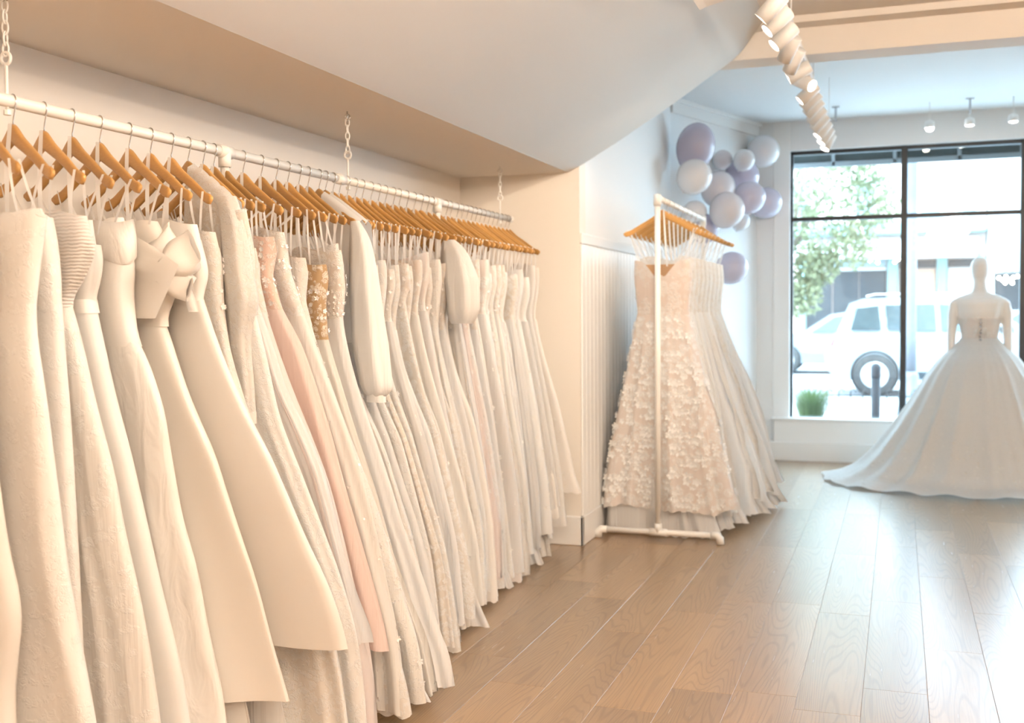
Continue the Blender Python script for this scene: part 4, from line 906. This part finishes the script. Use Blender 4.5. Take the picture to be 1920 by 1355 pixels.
for (px, py, rx, ry, cn, off, lab) in BAL:
    d = ray(px, py); wn = np.array([FY-EY, -(AXX-SX)]); wn /= np.linalg.norm(wn); t = 8.0
    for _ in range(60):      # step along the sight line until the balloon just clears the wall by its share of the cluster's depth
        p = CAM+t*d; sc = np.linalg.norm(p-CAM)/np.linalg.norm(d)/F; a = rx*sc; need = max(rx, ry)*sc*1.03+max(0, off-0.10)*0.75
        dist = np.dot(p[:2]-np.array([SX, EY]), wn); d2 = FY-0.02-p[1]-a-max(0, off-0.1); slack = min(dist-need, d2); t += slack*0.4
    a = rx*sc; b_ = ry*sc
    bl = tag(empty('balloon', tuple(p)), lab, 'balloon', 'balloon cluster on the angled wall')
    pr = []
    for i in range(17):
        t = i/16; zz = math.cos(math.pi*t); rr_ = math.sin(math.pi*t)*(1-0.10*zz*(-1)*0-0.06*(1-t)*0)
        pr.append((a*rr_*(1.0 if zz > 0 else 1-0.10*zz*zz), b_*zz*(1.0 if zz > 0 else 1.10)))
    o = MB().lathe(pr[::-1], 32).build('skin', BLC[cn], bl, True); tl = (random.uniform(-.5, .5), random.uniform(.2, 1.0), 0)
    if ry > rx*1.1: tl = (0.1, 0.25, 0)
    o.rotation_euler = tl
    k = MB().lathe([(0.004, -b_*1.09), (0.010, -b_*1.13), (0.004, -b_*1.15), (0.013, -b_*1.19)], 12).build('knot', BLC[cn], bl, True); k.rotation_euler = tl

# ================================================================== mannequin and gown on it
MX, MY = 0.571, 8.90
mq = tag(empty('mannequin', (MX, MY, 0)), 'white faceless mannequin seen from behind before the window', 'mannequin')
q = MB()
def ering(z, rx, ry, cx=0, cy=0, n=24): return [(cx+rx*math.cos(2*math.pi*k/n), cy+ry*math.sin(2*math.pi*k/n), z) for k in range(n)]
rings = [(0.60, .155, .12, 0), (0.80, .175, .125, 0), (0.95, .165, .115, 0), (1.09, .125, .095, 0), (1.18, .135, .10, 0), (1.28, .158, .11, 0), (1.35, .172, .105, 0), (1.385, .172, .085, 0), (1.405, .145, .065, 0), (1.42, .095, .055, 0), (1.435, .062, .052, .005), (1.47, .050, .050, .01), (1.51, .047, .050, .02), (1.535, .052, .065, .03), (1.56, .062, .078, .03), (1.60, .068, .086, .03), (1.64, .066, .084, .028), (1.67, .054, .070, .025), (1.69, .033, .045, .02), (1.698, .010, .012, .02)]
v = []
for (z, a, b_, cy) in rings: v += ering(z, a, b_, 0, cy)
f = grid_faces(len(rings), 24)+[tuple(range(24))[::-1], tuple((len(rings)-1)*24+k for k in range(24))]
q.add(v, f)
for sx in (-1, 1):
    q.tube([(sx*.145, 0, 1.365), (sx*.172, 0, 1.345), (sx*.186, 0, 1.28), (sx*.191, .005, 1.17), (sx*.195, .0, 1.10), (sx*.198, -.02, 0.98), (sx*.198, -.045, 0.885)], [.036, .040, .039, .035, .033, .029, .024], 14)
    q.tube([(sx*.198, -.045, .89), (sx*.198, -.055, .84), (sx*.197, -.062, .80)], [.024, .034, .030], 12)
    for j, (dy, ln) in enumerate(((-.026, .075), (-.009, .088), (.009, .083), (.025, .066))):
        q.tube([(sx*.197, -.062+dy, .81), (sx*.195, -.066+dy, .77), (sx*.188, -.066+dy, .81-ln)], [.0095, .0088, .007], 8)
    q.tube([(sx*.196, -.085, .85), (sx*.188, -.108, .82), (sx*.184, -.112, .785)], [.011, .010, .008], 8)
body = q.build('body', C['mannequin'], mq, True)
rm = body.modifiers.new('remesh', 'REMESH'); rm.mode = 'VOXEL'; rm.voxel_size = 0.0075; rm.use_smooth_shade = True
smm = body.modifiers.new('smooth', 'SMOOTH'); smm.iterations = 3; smm.factor = 0.5
MB().tube([(0, 0, 0.01), (0, 0, 0.62)], 0.016, 12).build('stand_pole', C['silver'], mq, True)
MB().lathe([(0.17, 0.0), (0.17, 0.006), (0.03, 0.012), (0.0, 0.012)], 32).build('stand_base', C['silver'], mq, True)

bg_ = tag(empty('bridal_gown', (MX, MY, 0)), 'white strapless bridal ball gown with long train, worn by the mannequin', 'gown')
C['ball'] = cloth('glitter_tulle', (0.87, 0.845, 0.815), 0.8, 0.35, 0.0, 0.2, 0.3, (14, 0.25, 0.012), glitter=True)
n = 40; V = []
for (z, a, b_) in ((1.235, .150, .115), (1.20, .143, .109), (1.15, .134, .103), (1.10, .129, .100), (1.075, .133, .104)):
    for k in range(n):
        a_ = 2*math.pi*k/n; back = max(0, -math.sin(a_)); V.append((a*math.cos(a_), b_*math.sin(a_), z+(0.03*(1-back)*(z > 1.22))-(0.012*math.cos(2*a_))*(z > 1.22)))
MB().add(V, grid_faces(5, n)).build('bodice', C['big_lace'], bg_, True)
cl = []
for i, zz in enumerate((1.23, 1.205, 1.18, 1.155, 1.13, 1.105, 1.08, 1.055)):
    cl.append(MB().lathe([(0, -.010), (.007, -.007), (.010, 0), (.007, .007), (0, .010)], 10, (0.0, -.112+0.006*(i-3)*(i < 4)*-1*0.3, zz)).build('button', C['silver'], bg_, True))
for sx in (-1, 1):
    V = []
    for i in range(7):
        t = i/6
        for j in range(4): V.append((sx*(0.008+0.045*t)+0.004*j, -.118-0.012*math.sin(math.pi*t), 1.155+0.018*(j-1.5)*(0.3+t)-0.03*t))
    MB().add(V, [(i*4+j, i*4+j+1, (i+1)*4+j+1, (i+1)*4+j) for i in range(6) for j in range(3)]).build('back_bow', C['white_lace'], bg_, True)
# ball skirt: silhouette read from the photograph, hem outline on the floor
SIL = [(1.09, 0.132), (1.065, 0.150), (1.00, 0.215), (0.943, 0.276), (0.82, 0.366), (0.573, 0.51), (0.405, 0.617), (0.236, 0.741), (0.123, 0.86), (0.06, 0.97), (0.03, 1.06), (0.012, 1.13)]
def hem_r(a):      # plan outline of the hem and train; a=0 to the right, -pi/2 towards the viewer
    x, y = math.cos(a), math.sin(a)
    k = 1.0/ math.hypot(x/1.13, y/(0.86 if y < 0 else 0.62)); return k*(1+0.05*math.exp(-((a+math.pi*0.80)/0.35)**2))
nA, nT = 200, 46; ts = np.linspace(0, 1, nT); V = np.zeros((nT, nA, 3)); r = np.random.default_rng(5)
sz = np.array([p[0] for p in SIL]); sr = np.array([p[1] for p in SIL]); arc = np.concatenate([[0], np.cumsum(np.hypot(np.diff(sz), np.diff(sr)))]); arc /= arc[-1]
for i, t in enumerate(ts):
    z = np.interp(t, arc, sz); rr_ = np.interp(t, arc, sr)
    for k in range(nA):
        a = 2*math.pi*k/nA; a2 = a+0.10*math.sin(3*a+1); hr = hem_r(a if a < math.pi else a-2*math.pi)/1.13
        q_ = max(0, (rr_-0.13)/1.0); base_k = 1+(hr-1)*min(1, q_*1.2)
        fo = (1-2*abs(math.sin(9*a2+0.7))**0.7)*0.035*min(1, q_*2.2)*(1-0.75*max(0, (rr_-0.85)/0.28))+0.012*math.sin(31*a+2*math.sin(5*a))*q_
        rad = rr_*base_k*(1+fo) if rr_ > 0.14 else rr_
        zz = z+(0.010*math.sin(17*a2)+0.010)*max(0, (rr_-0.9)/0.25)
        V[i, k] = (rad*math.cos(a), rad*math.sin(a)*(0.80 if rr_ < 0.14 else 0.80+0.20*min(1, (rr_-0.14)/0.15)), max(zz, 0.006))
sk_ = link('skirt', np_mesh('skirt', V, nT, nA, C['ball']), None, bg_)
V2 = V.copy(); V2[:, :, 0] *= 0.985; V2[:, :, 1] *= 0.985; V2[:, :, 2] = np.maximum(V2[:, :, 2]-0.012, 0.004)
link('underskirt', np_mesh('underskirt', V2[:40], 40, nA, C['crepe']), None, bg_)
appliques(sk_, V, nT, nA, 420, 0.012, 0.0, 0.42, C['white_lace'], 77, front=False, name='hem_beading')

# ================================================================== outside
O = {}
O['pave'] = mat('sidewalk', (0.42, 0.42, 0.42), 0.8, noise=(4, (0.36, 0.36, 0.36), 0.6))
O['road'] = mat('asphalt', (0.30, 0.30, 0.31), 0.8, noise=(6, (0.22, 0.22, 0.23), 0.6))
O['brick'] = mat('pale_brick', (0.46, 0.36, 0.33), 0.8, noise=(9, (0.5, 0.42, 0.38), 0.7))
O['cream'] = mat('cream_stucco', (0.48, 0.48, 0.47), 0.7, noise=(5, (0.44, 0.44, 0.43), 0.6))
O['teal'] = mat('teal_paint', (0.14, 0.25, 0.25), 0.5, noise=(6, (0.17, 0.28, 0.28), 0.6))
O['awn'] = mat('white_awning', (0.46, 0.49, 0.50), 0.7, noise=(5, (0.42, 0.45, 0.46), 0.5))
O['awnblue'] = mat('pale_blue_awning', (0.32, 0.42, 0.46), 0.7, noise=(5, (0.30, 0.40, 0.44), 0.5))
O['shopglass'] = mat('dark_shop_glass', (0.02, 0.025, 0.03), 0.3, 0, 0.2, noise=(3, (0.05, 0.055, 0.06), 0.7))
O['upglass'] = mat('sky_lit_glass', (0.16, 0.22, 0.24), 0.3, noise=(2, (0.20, 0.26, 0.28), 0.6))
O['door'] = mat('terracotta_panel', (0.34, 0.19, 0.13), 0.6, noise=(6, (0.38, 0.22, 0.15), 0.5))
O['metalg'] = mat('grey_post', (0.07, 0.08, 0.10), 0.5, 0.0, noise=(10, (0.09, 0.10, 0.12), 0.5))
O['dmetal'] = mat('dark_metal', (0.022, 0.025, 0.03), 0.6, 0.0, 0.2, noise=(10, (0.03, 0.033, 0.038), 0.5))
O['iron'] = mat('black_iron', (0.015, 0.015, 0.016), 0.5, noise=(20, (0.025, 0.025, 0.025), 0.5))
O['suv'] = mat('white_car_paint', (0.30, 0.34, 0.37), 0.3, 0, 0.4, noise=(2, (0.28, 0.32, 0.35), 0.4), coat=0.5)
O['sedan'] = mat('silver_car_paint', (0.08, 0.095, 0.11), 0.3, 0.2, noise=(2, (0.26, 0.29, 0.32), 0.4), coat=0.5)
O['carglass'] = mat('car_glass', (0.03, 0.045, 0.05), 0.15, noise=(3, (0.05, 0.07, 0.075), 0.5))
O['rubber'] = mat('tyre', (0.03, 0.03, 0.03), 0.8, noise=(15, (0.05, 0.05, 0.05), 0.5))
O['alloy'] = mat('alloy', (0.55, 0.56, 0.57), 0.35, 0.7, noise=(15, (0.45, 0.46, 0.47), 0.5))
O['leaf'] = cloth('tree_leaf', (0.19, 0.205, 0.13), 0.6, 0.45, wr=(5, 0.05, 0.01))
O['grass'] = cloth('ornamental_grass', (0.085, 0.115, 0.05), 0.6, 0.45, wr=(5, 0.05, 0.01))
O['bark'] = mat('bark', (0.20, 0.16, 0.12), 0.9, noise=(12, (0.28, 0.23, 0.18), 0.6))
O['awnd'] = mat('dark_green_awning', (0.022, 0.030, 0.029), 0.8, noise=(4, (0.03, 0.038, 0.037), 0.5))
O['awnf'] = mat('grey_awning_frame', (0.17, 0.175, 0.18), 0.5, noise=(8, (0.15, 0.155, 0.16), 0.5))
O['bulb'] = mat('string_bulb', (1, 0.95, 0.85), 0.3, emit=((1.0, 0.93, 0.80), 12.0), noise=(8, (1, 0.9, 0.8), 0.4))
O['red'] = mat('tail_lamp', (0.5, 0.06, 0.05), 0.3, noise=(10, (0.4, 0.05, 0.04), 0.5))
O['terra'] = mat('planter', (0.42, 0.40, 0.38), 0.8, noise=(9, (0.5, 0.48, 0.45), 0.5))
GZ = -0.02
struct(MB().box(-25, 30, FY+0.16, 16.0, GZ-0.2, GZ).build('ground_sidewalk', O['pave']), 'pale concrete sidewalk outside the window')
struct(MB().box(-40, 45, 16.0, 33.0, GZ-0.3, GZ-0.13).build('ground_street', O['road']), 'grey street beyond the sidewalk')
struct(MB().box(-40, 45, 33.0, 36.5, GZ-0.3, GZ).build('ground_far_sidewalk', O['pave']), 'far sidewalk across the street')
# our own awning outside over the window
aw = tag(empty('shop_awning', (1.8, FY+0.2, 2.6)), 'dark green canvas awning on a grey frame above the window outside', 'awning')
def ap(mb, name, mt): return part(mb, name, mt, aw, off=(1.8, FY+0.2, 2.6))
p0 = at(1484, 286, 1, FY+1.2); p1 = at(1484, 312, 1, FY+1.2)
ap(MB().prism([(FY+0.2, 3.05), (FY+1.2, p0[2]+0.05), (FY+1.2, p0[2]+0.07), (FY+0.2, 3.07)], -1.6, 5.5, ax=0), 'canopy', O['awnd'])
ap(MB().box(-1.6, 5.5, FY+1.19, FY+1.20, p1[2]+0.02, p0[2]+0.06), 'valance', O['awnd'])
ap(MB().cbox(-1.6, 5.5, FY+1.14, FY+1.18, p1[2]-0.03, p1[2]+0.02, 0.005), 'front_bar', O['awnf'])
for px in (1563, 1678, 1799, 1916):
    p = at(px, 300, 1, FY+1.16); ap(MB().cbox(p[0]-0.016, p[0]+0.016, FY+1.14, FY+1.175, p1[2]-0.02, p0[2]+0.06, 0.003), 'bracket', O['awnf'])
# lamp post
lx = at(1708, 700, 1, 14.6)[0]
lp = tag(empty('street_lamp', (lx, 14.6, GZ)), 'grey fluted street lamp post on the sidewalk, right of the window mullion', 'lamp post')
MB().lathe([(.17, 0), (.17, .10), (.15, .12), (.14, .30), (.10, .36), (.095, .50), (.07, .56)], 16).build('base', O['metalg'], lp, True)
MB().lathe([(.068, .55), (.068, 1.0), (.062, 1.05), (.062, 3.9), (.05, 4.1)], 14).build('shaft', O['metalg'], lp, True)
MB().lathe([(.05, 4.08), (.12, 4.2), (.17, 4.45), (.10, 4.7), (.02, 4.8)], 14).build('lantern', O['awn'], lp, True)
# bollard with knob and low iron rail
bx = at(1642, 740, 1, 12.3)
bo = tag(empty('bollard', (bx[0], 12.3, GZ)), 'dark grey bollard on the sidewalk in front of the white car', 'bollard')
MB().lathe([(.085, 0), (.085, .05), (.06, .08), (.048, .12), (.048, .60)], 14).build('post', O['dmetal'], bo, True)
MB().lathe([(.048, .60), (.052, .63), (.052, .72), (.03, .755), (.0, .765)], 14).build('cap', O['dmetal'], bo, True)
ir = tag(empty('iron_tree_guard', (at(1640, 740, 1, 13.0)[0], 13.0, GZ)), 'low black iron guard railing behind the bollard', 'railing')
for i in range(11):
    xx = -0.65+i*0.13; MB().tube([(xx, 0, 0.0), (xx, 0, 0.40), (xx+0.03, 0, 0.44), (xx+0.06, 0, 0.40)], 0.008, 6).build('bar', O['iron'], ir)
for zz in (0.10, 0.36): MB().tube([(-0.7, 0, zz), (0.75, 0, zz)], 0.009, 6).build('cross_rail', O['iron'], ir)
# planter with ornamental grass
gp = at(1520, 760, 1, 11.6)
gr = tag(empty('ornamental_grass', (gp[0], 11.6, GZ)), 'rounded clump of green ornamental grass outside the window at lower left', 'grass')
V = []; Fc = []; r = np.random.default_rng(3)
for i in range(900):
    a = r.uniform(0, 6.283); rd = r.uniform(0, 0.10); ln = r.uniform(0.35, 0.62); sp = r.uniform(0.1, 0.9); b0 = len(V); w_ = 0.006
    for j in range(4):
        t = j/3; h = ln*math.sin(t*1.45); o = rd+sp*ln*t*t*0.75; V += [(math.cos(a)*o-w_*math.sin(a)*(1-t), math.sin(a)*o+w_*math.cos(a)*(1-t), h), (math.cos(a)*o+w_*math.sin(a)*(1-t), math.sin(a)*o-w_*math.cos(a)*(1-t), h)]
    for j in range(3): Fc.append((b0+2*j, b0+2*j+1, b0+2*j+3, b0+2*j+2))
bl_ = MB().add(V, Fc).build('blades', O['grass'], gr); bl_['kind'] = 'stuff'
MB().lathe([(0.16, 0.0), (0.18, 0.03), (0.12, 0.05), (0, 0.05)], 16).build('root_mound', O['bark'], gr, True)
# street tree
tx = at(1500, 430, 1, 17.0)
tr = tag(empty('street_tree', (tx[0]-0.2, 17.0, GZ)), 'leafy pale green street tree seen through the left panes', 'tree')
MB().tube([(0, 0, 0), (0.03, 0, 1.2), (-0.05, 0.05, 2.2), (0.05, 0, 3.2), (0.0, 0, 4.6)], [.10, .08, .07, .055, .02], 10).build('trunk', O['bark'], tr, True)
for (dx, dy, dz) in ((0.9, 0.3, 1.4), (-0.9, 0.2, 1.5), (0.5, -0.6, 1.8), (-0.4, 0.6, 1.2)):
    MB().tube([(0, 0, 2.1), (dx*.5, dy*.5, 2.1+dz*.6), (dx, dy, 2.1+dz)], [.045, .03, .01], 8).build('branch', O['bark'], tr, True)
V = []; Fc = []; r = np.random.default_rng(4)
blobs = [(0.1, 0, 3.9, 1.0), (0.6, 0, 3.2, .75), (-0.6, .2, 3.3, .9), (0.25, -.2, 2.6, .62), (-0.5, 0, 2.5, .7), (0.75, .1, 4.4, .5), (-0.3, 0, 4.7, .8), (0.45, 0, 2.0, .35), (-.25, -.1, 1.85, .45), (1.15, 0, 3.6, .5), (1.2, .1, 2.9, .45), (0.95, 0, 2.3, .4), (1.25, 0, 4.3, .4), (0.2, 0, 1.55, .35)]
for i in range(8500):
    bx_, by_, bz_, br = blobs[r.integers(len(blobs))]; d = r.normal(size=3); d /= np.linalg.norm(d); p = np.array([bx_, by_, bz_])+d*br*r.random()**0.4
    a = r.normal(size=3); a /= np.linalg.norm(a); b_ = np.cross(a, r.normal(size=3)); b_ /= np.linalg.norm(b_)+1e-9; s_ = r.uniform(.035, .065); k0 = len(V)
    V += [p-a*s_, p+b_*s_*.5, p+a*s_, p-b_*s_*.5]; Fc.append((k0, k0+1, k0+2, k0+3))
fo_ = MB().add(V, Fc).build('foliage', O['leaf'], tr); fo_['kind'] = 'stuff'

def car(name, label, x, y, facing, L_, H_, bodym, prof, glass_polys, wheels, wr, wd=1.75):
    """prof: side outline (along, height), glass_polys: side windows; facing +1 looks to +X; near side at y"""
    c = tag(empty(name, (x, y, GZ-0.13)), label, 'car', 'cars parked in the street')
    n_ = len(prof); secs = [(0.0, 0.0), (0.03, -0.035), (wd-0.03, -0.035), (wd, 0.0)]; v = []; f = []
    def tumble(h): return max(0, (h-H_*0.56))*0.28
    for (yy, ins) in ((0.02, 0.03), (0.0, 0.0), (wd, 0.0), (wd-0.02, 0.03)):
        for (a, h) in prof:
            t = tumble(h); cy = yy+(t if yy < wd/2 else -t); v.append((facing*(a*(1-ins*0.3)), cy, h*(1-ins*0.15)))
    for s_ in range(3):
        for i in range(n_): f.append((s_*n_+i, s_*n_+(i+1) % n_, (s_+1)*n_+(i+1) % n_, (s_+1)*n_+i))
    f.append(tuple(range(n_))); f.append(tuple(3*n_+i for i in range(n_))[::-1])
    b = MB().add(v, f).build('car_body', bodym, c, False); bv = b.modifiers.new('bevel', 'BEVEL'); bv.width = 0.03; bv.segments = 2; bv.limit_method = 'ANGLE'
    for pl in glass_polys:
        q = MB(); vv = [(facing*a, tumble(h)-0.012, h) for (a, h) in pl]+[(facing*a, tumble(h)+0.02, h) for (a, h) in pl]; m_ = len(pl)
        q.add(vv, [tuple(range(m_)), tuple(range(m_, 2*m_))[::-1]]+[(i, (i+1) % m_, m_+(i+1) % m_, m_+i) for i in range(m_)]).build('side_window', O['carglass'], c)
    for a in wheels:
        for yy in (-0.035, wd-0.165):
            wv = MB().lathe([(wr*0.62, -0.0), (wr*0.95, -0.01), (wr, 0.03), (wr, 0.17), (wr*0.95, 0.20), (wr*0.62, 0.2)], 28, (facing*a, yy, wr), ax=1, cap=False).build('tyre', O['rubber'], c, True)
            MB().lathe([(0.0, 0.02), (wr*0.12, 0.005), (wr*0.30, 0.03), (wr*0.55, 0.02), (wr*0.63, -0.004), (wr*0.63, 0.05)], 28, (facing*a, yy, wr), ax=1, cap=False).build('wheel_rim', O['alloy'], wv, True)
            for k in range(5):
                an = 2*math.pi*k/5; MB().box(facing*a-0.02, facing*a+0.02, yy-0.008, yy+0.03, wr+0.05, wr*1.6).build('spoke', O['alloy'], wv).matrix_parent_inverse = Matrix.Translation((facing*a, 0, wr)) @ Matrix.Rotation(an, 4, 'Y') @ Matrix.Translation((-facing*a, 0, -wr))
        MB().lathe([(wr*1.08, -0.006), (wr*1.10, 0.0), (wr*1.0, 0.02), (wr*1.0, -0.004)], 28, (facing*a, 0.0, wr+0.02), ax=1, cap=False).build('wheel_arch', O['rubber'], c, True)
    return c
wx = at(1640, 690, 1, 19.6)[0]
suv_prof = [(-0.78, 0.45), (-0.83, 0.70), (-0.76, 0.98), (-0.62, 1.10), (-0.42, 1.58), (-0.20, 1.66), (0.9, 1.69), (1.65, 1.60), (2.35, 1.14), (3.35, 1.02), (3.55, 0.90), (3.58, 0.50), (3.45, 0.28), (-0.6, 0.28)]
suvw = [[(-0.40, 1.12), (-0.30, 1.50), (0.05, 1.54), (0.10, 1.12)], [(0.20, 1.12), (0.16, 1.55), (0.95, 1.56), (0.98, 1.10)], [(1.06, 1.10), (1.03, 1.56), (1.55, 1.50), (2.05, 1.12)]]
suv = car('parked_suv', 'white parked sport utility car, its rear wheel left of the lamp post', wx, 19.6, 1, 4.4, 1.69, O['suv'], suv_prof, suvw, (0.0, 2.65), 0.36)
MB().cbox(-0.80, -0.66, 0.05, 0.35, 0.80, 0.98, 0.02).build('tail_lamp', O['red'], suv)
MB().cbox(1.95, 2.15, -0.20, 0.02, 1.06, 1.20, 0.03).build('wing_mirror', O['rubber'], suv)
MB().cbox(0.70, 0.92, -0.015, 0.01, 0.98, 1.01, 0.004).build('door_handle', O['alloy'], suv); MB().cbox(1.62, 1.84, -0.015, 0.01, 0.98, 1.01, 0.004).build('door_handle', O['alloy'], suv)
MB().cbox(0.45, 2.20, -0.02, 0.03, 0.30, 0.42, 0.02).build('sill_cladding', O['dmetal'], suv)
MB().tube([(-0.15, 0.22, 1.70), (0.0, 0.22, 1.735), (1.2, 0.22, 1.735), (1.35, 0.22, 1.69)], 0.015, 6).build('roof_rack', O['alloy'], suv)
sx_ = at(1560, 640, 1, 26.0)[0]
sed = [(-2.1, 0.40), (-2.25, 0.62), (-2.15, 0.80), (-1.0, 0.95), (-0.35, 1.38), (0.2, 1.46), (1.0, 1.44), (1.75, 1.05), (2.3, 0.98), (2.4, 0.7), (2.3, 0.35), (2.1, 0.26), (-1.9, 0.26)]
sedw = [[(-0.75, 0.98), (-0.25, 1.32), (0.25, 1.38), (0.28, 0.98)], [(0.36, 0.98), (0.33, 1.38), (0.95, 1.36), (1.45, 1.04)]]
car('parked_sedan', 'dark silver sedan further across the street, behind the white car', sx_+0.3, 26.0, 1, 4.6, 1.46, O['sedan'], sed, sedw, (-1.35, 1.45), 0.33)
car('parked_sedan', 'pale silver sedan at the far kerb, right of the mannequin', at(1905, 640, 1, 28.0)[0]+1.0, 28.0, -1, 4.6, 1.46, O['suv'], sed, sedw, (-1.35, 1.45), 0.33)

# buildings across the street
BYF = 36.5
def X(px): return float(at(px, 500, 1, BYF)[0])
def Zp(px, py): return float(at(px, py, 1, BYF)[2])
def building(name, label, xa, xb, h, mt):
    b = tag(empty(name, ((xa+xb)/2, BYF, GZ)), label, 'building'); off = ((xa+xb)/2, BYF, GZ)
    part(MB().box(xa, xb, BYF, BYF+8, GZ, h), 'wall', mt, b, off=off); 
    part(MB().cbox(xa+0.01, xb-0.01, BYF-0.35, BYF+0.1, h-0.4, h, 0.05), 'cornice', O['cream'], b, off=off)
    return b, off
xa, xb, xc, xd = X(1400), X(1848), X(2150), X(1180)
b1, o1 = building('brick_building', 'pale pink brick building with teal shopfront across the street', xa, xb, 10.5, O['brick'])
def bp(mb, name, mt, b=None, off=None): return part(mb, name, mt, b or b1, off=off or o1)
def facade_window(px0, px1, py0, py1, b=None, off=None):
    x_0, x_1 = X(px0), X(px1); z1_, z0_ = Zp((px0+px1)/2, py0), Zp((px0+px1)/2, py1)
    f = bp(MB().cbox(x_0-0.12, x_1+0.12, BYF-0.10, BYF+0.02, z0_-0.12, z1_+0.15, 0.02), 'window', O['cream'], b, off)
    mz = (z0_+z1_)/2
    for (za, zb) in ((z0_, mz-0.05), (mz+0.05, z1_)):
        g_ = MB().box(x_0, x_1, BYF-0.125, BYF-0.10, za, zb).build('pane', O['upglass'], f); g_.parent = f
for (a, b_) in ((1480, 1512), (1604, 1636), (1726, 1760), (1795, 1828)): facade_window(a, b_, 342, 402)
for (a, b_) in ((1480, 1512), (1604, 1636), (1726, 1760), (1795, 1828)): facade_window(a, b_, 215, 285)
z = Zp(1700, 437); bp(MB().cbox(xa, xb, BYF-0.5, BYF, z-0.05, z+0.30, 0.05), 'teal_cornice', O['teal'])
zt_, zb_ = Zp(1700, 447), Zp(1700, 478)
bp(MB().cbox(xa+0.3, xb-0.2, BYF-0.25, BYF, zb_, zt_, 0.02), 'sign_band', O['awn'])
bp(MB().prism([(BYF-0.1, zt_-0.05), (BYF-1.3, zb_+0.05), (BYF-1.3, zb_-0.15), (BYF-0.1, zt_-0.2)], X(1560), X(1826), ax=0), 'awning', O['awn'])
zs0, zs1 = GZ, Zp(1700, 482)
for (a, b_) in ((1500, 1512), (1664, 1684), (1756, 1776), (1832, 1846)): bp(MB().cbox(X(a), X(b_), BYF-0.22, BYF, zs0, zs1, 0.03), 'pilaster', O['teal'])
for (a, b_) in ((1514, 1560), (1562, 1610), (1612, 1662)): bp(MB().box(X(a), X(b_), BYF-0.06, BYF, 0.55, Zp(1620, 508)), 'shop_window', O['shopglass'])
for (a, b_) in ((1514, 1662),): bp(MB().cbox(X(a), X(b_), BYF-0.10, BYF, Zp(1620, 507), Zp(1620, 502), 0.02), 'window_bar', O['awn'])
bp(MB().box(X(1514), X(1662), BYF-0.06, BYF, Zp(1620, 500), zs1), 'transom_glass', O['upglass'])
bp(MB().box(X(1686), X(1755), BYF-0.06, BYF, Zp(1720, 503), zs1-0.1), 'transom_glass', O['shopglass'])
bp(MB().box(X(1688), X(1754), BYF-0.08, BYF, 0.05, Zp(1720, 505)), 'door_panel', O['door'])
bp(MB().box(X(1778), X(1830), BYF-0.06, BYF, Zp(1800, 500), zs1-0.1), 'transom_glass', O['shopglass'])
bp(MB().box(X(1778), X(1830), BYF-0.08, BYF, 0.05, Zp(1800, 503)), 'door_panel', O['cream'])
b2, o2 = building('cream_building', 'cream building with pale blue awning across the street at right', xb+0.05, xc, 9.0, O['cream'])
zz1, zz0 = Zp(1890, 405), Zp(1890, 510)
part(MB().prism([(BYF-0.05, zz1), (BYF-1.4, zz0+0.6), (BYF-1.4, zz0), (BYF-0.05, zz1-0.3)], X(1858), X(2040), ax=0), 'awning', O['awnblue'], b2, off=o2)
part(MB().box(X(1866), X(2030), BYF-0.06, BYF, 0.5, zz0-0.05), 'shop_window', O['shopglass'], b2, off=o2)
part(MB().cbox(X(1850), X(1864), BYF-0.2, BYF, GZ, zz1, 0.03), 'pilaster', O['cream'], b2, off=o2)
b3, o3 = building('left_building', 'cream building across the street behind the tree', xd, xa-0.05, 9.5, O['cream'])
part(MB().box(X(1300), X(1390), BYF-0.06, BYF, 0.5, 3.0), 'shop_window', O['shopglass'], b3, off=o3)
b4, o4 = building('right_building', 'brick building across the street beyond the right edge', xc+0.05, xc+14, 9.8, O['brick'])
# string lights hung before the shopfronts
bulb_me = MB().lathe([(0, -.05), (.035, -.035), (.05, 0), (.035, .035), (0, .05)], 10).mesh('bulb', True); bulb_me.materials.append(O['bulb'])
sl = tag(empty('string_lights', (X(1720), BYF-1.28, 3.2)), 'string of round lamps hung across the far shopfront', 'string lights')
for (px, py) in ((1632, 489), (1646, 492), (1657, 480), (1678, 491), (1684, 486), (1703, 488), (1714, 488)):
    p = at(px, py, 1, BYF-1.28); o = link('bulb', bulb_me, None, sl); o.location = Vector(p)-Vector((X(1720), BYF-1.28, 3.2))
wp_ = [Vector(at(px, py-4, 1, BYF-1.28))-Vector((X(1720), BYF-1.28, 3.2)) for (px, py) in ((1600, 474), (1632, 489), (1657, 480), (1684, 486), (1714, 488), (1760, 474))]
MB().tube([tuple(p) for p in wp_], 0.012, 5).build('wire', O['iron'], sl)
sl2 = tag(empty('string_lights', (X(1890), BYF-1.38, 2.4)), 'string of round lamps under the pale blue awning', 'string lights')
for (px, py) in ((1873, 521), (1880, 525), (1886, 519), (1893, 524), (1900, 520), (1908, 518), (1885, 530), (1898, 530)):
    p = at(px, py, 1, BYF-1.38); MB().tube([tuple(Vector(p)-Vector((X(1890), BYF-1.38, 2.4))), (p[0]-X(1890), 0, zz0+0.05-2.4)], 0.008, 5).build('wire', O['iron'], sl2); o = link('bulb', bulb_me, None, sl2); o.location = Vector(p)-Vector((X(1890), BYF-1.38, 2.4))
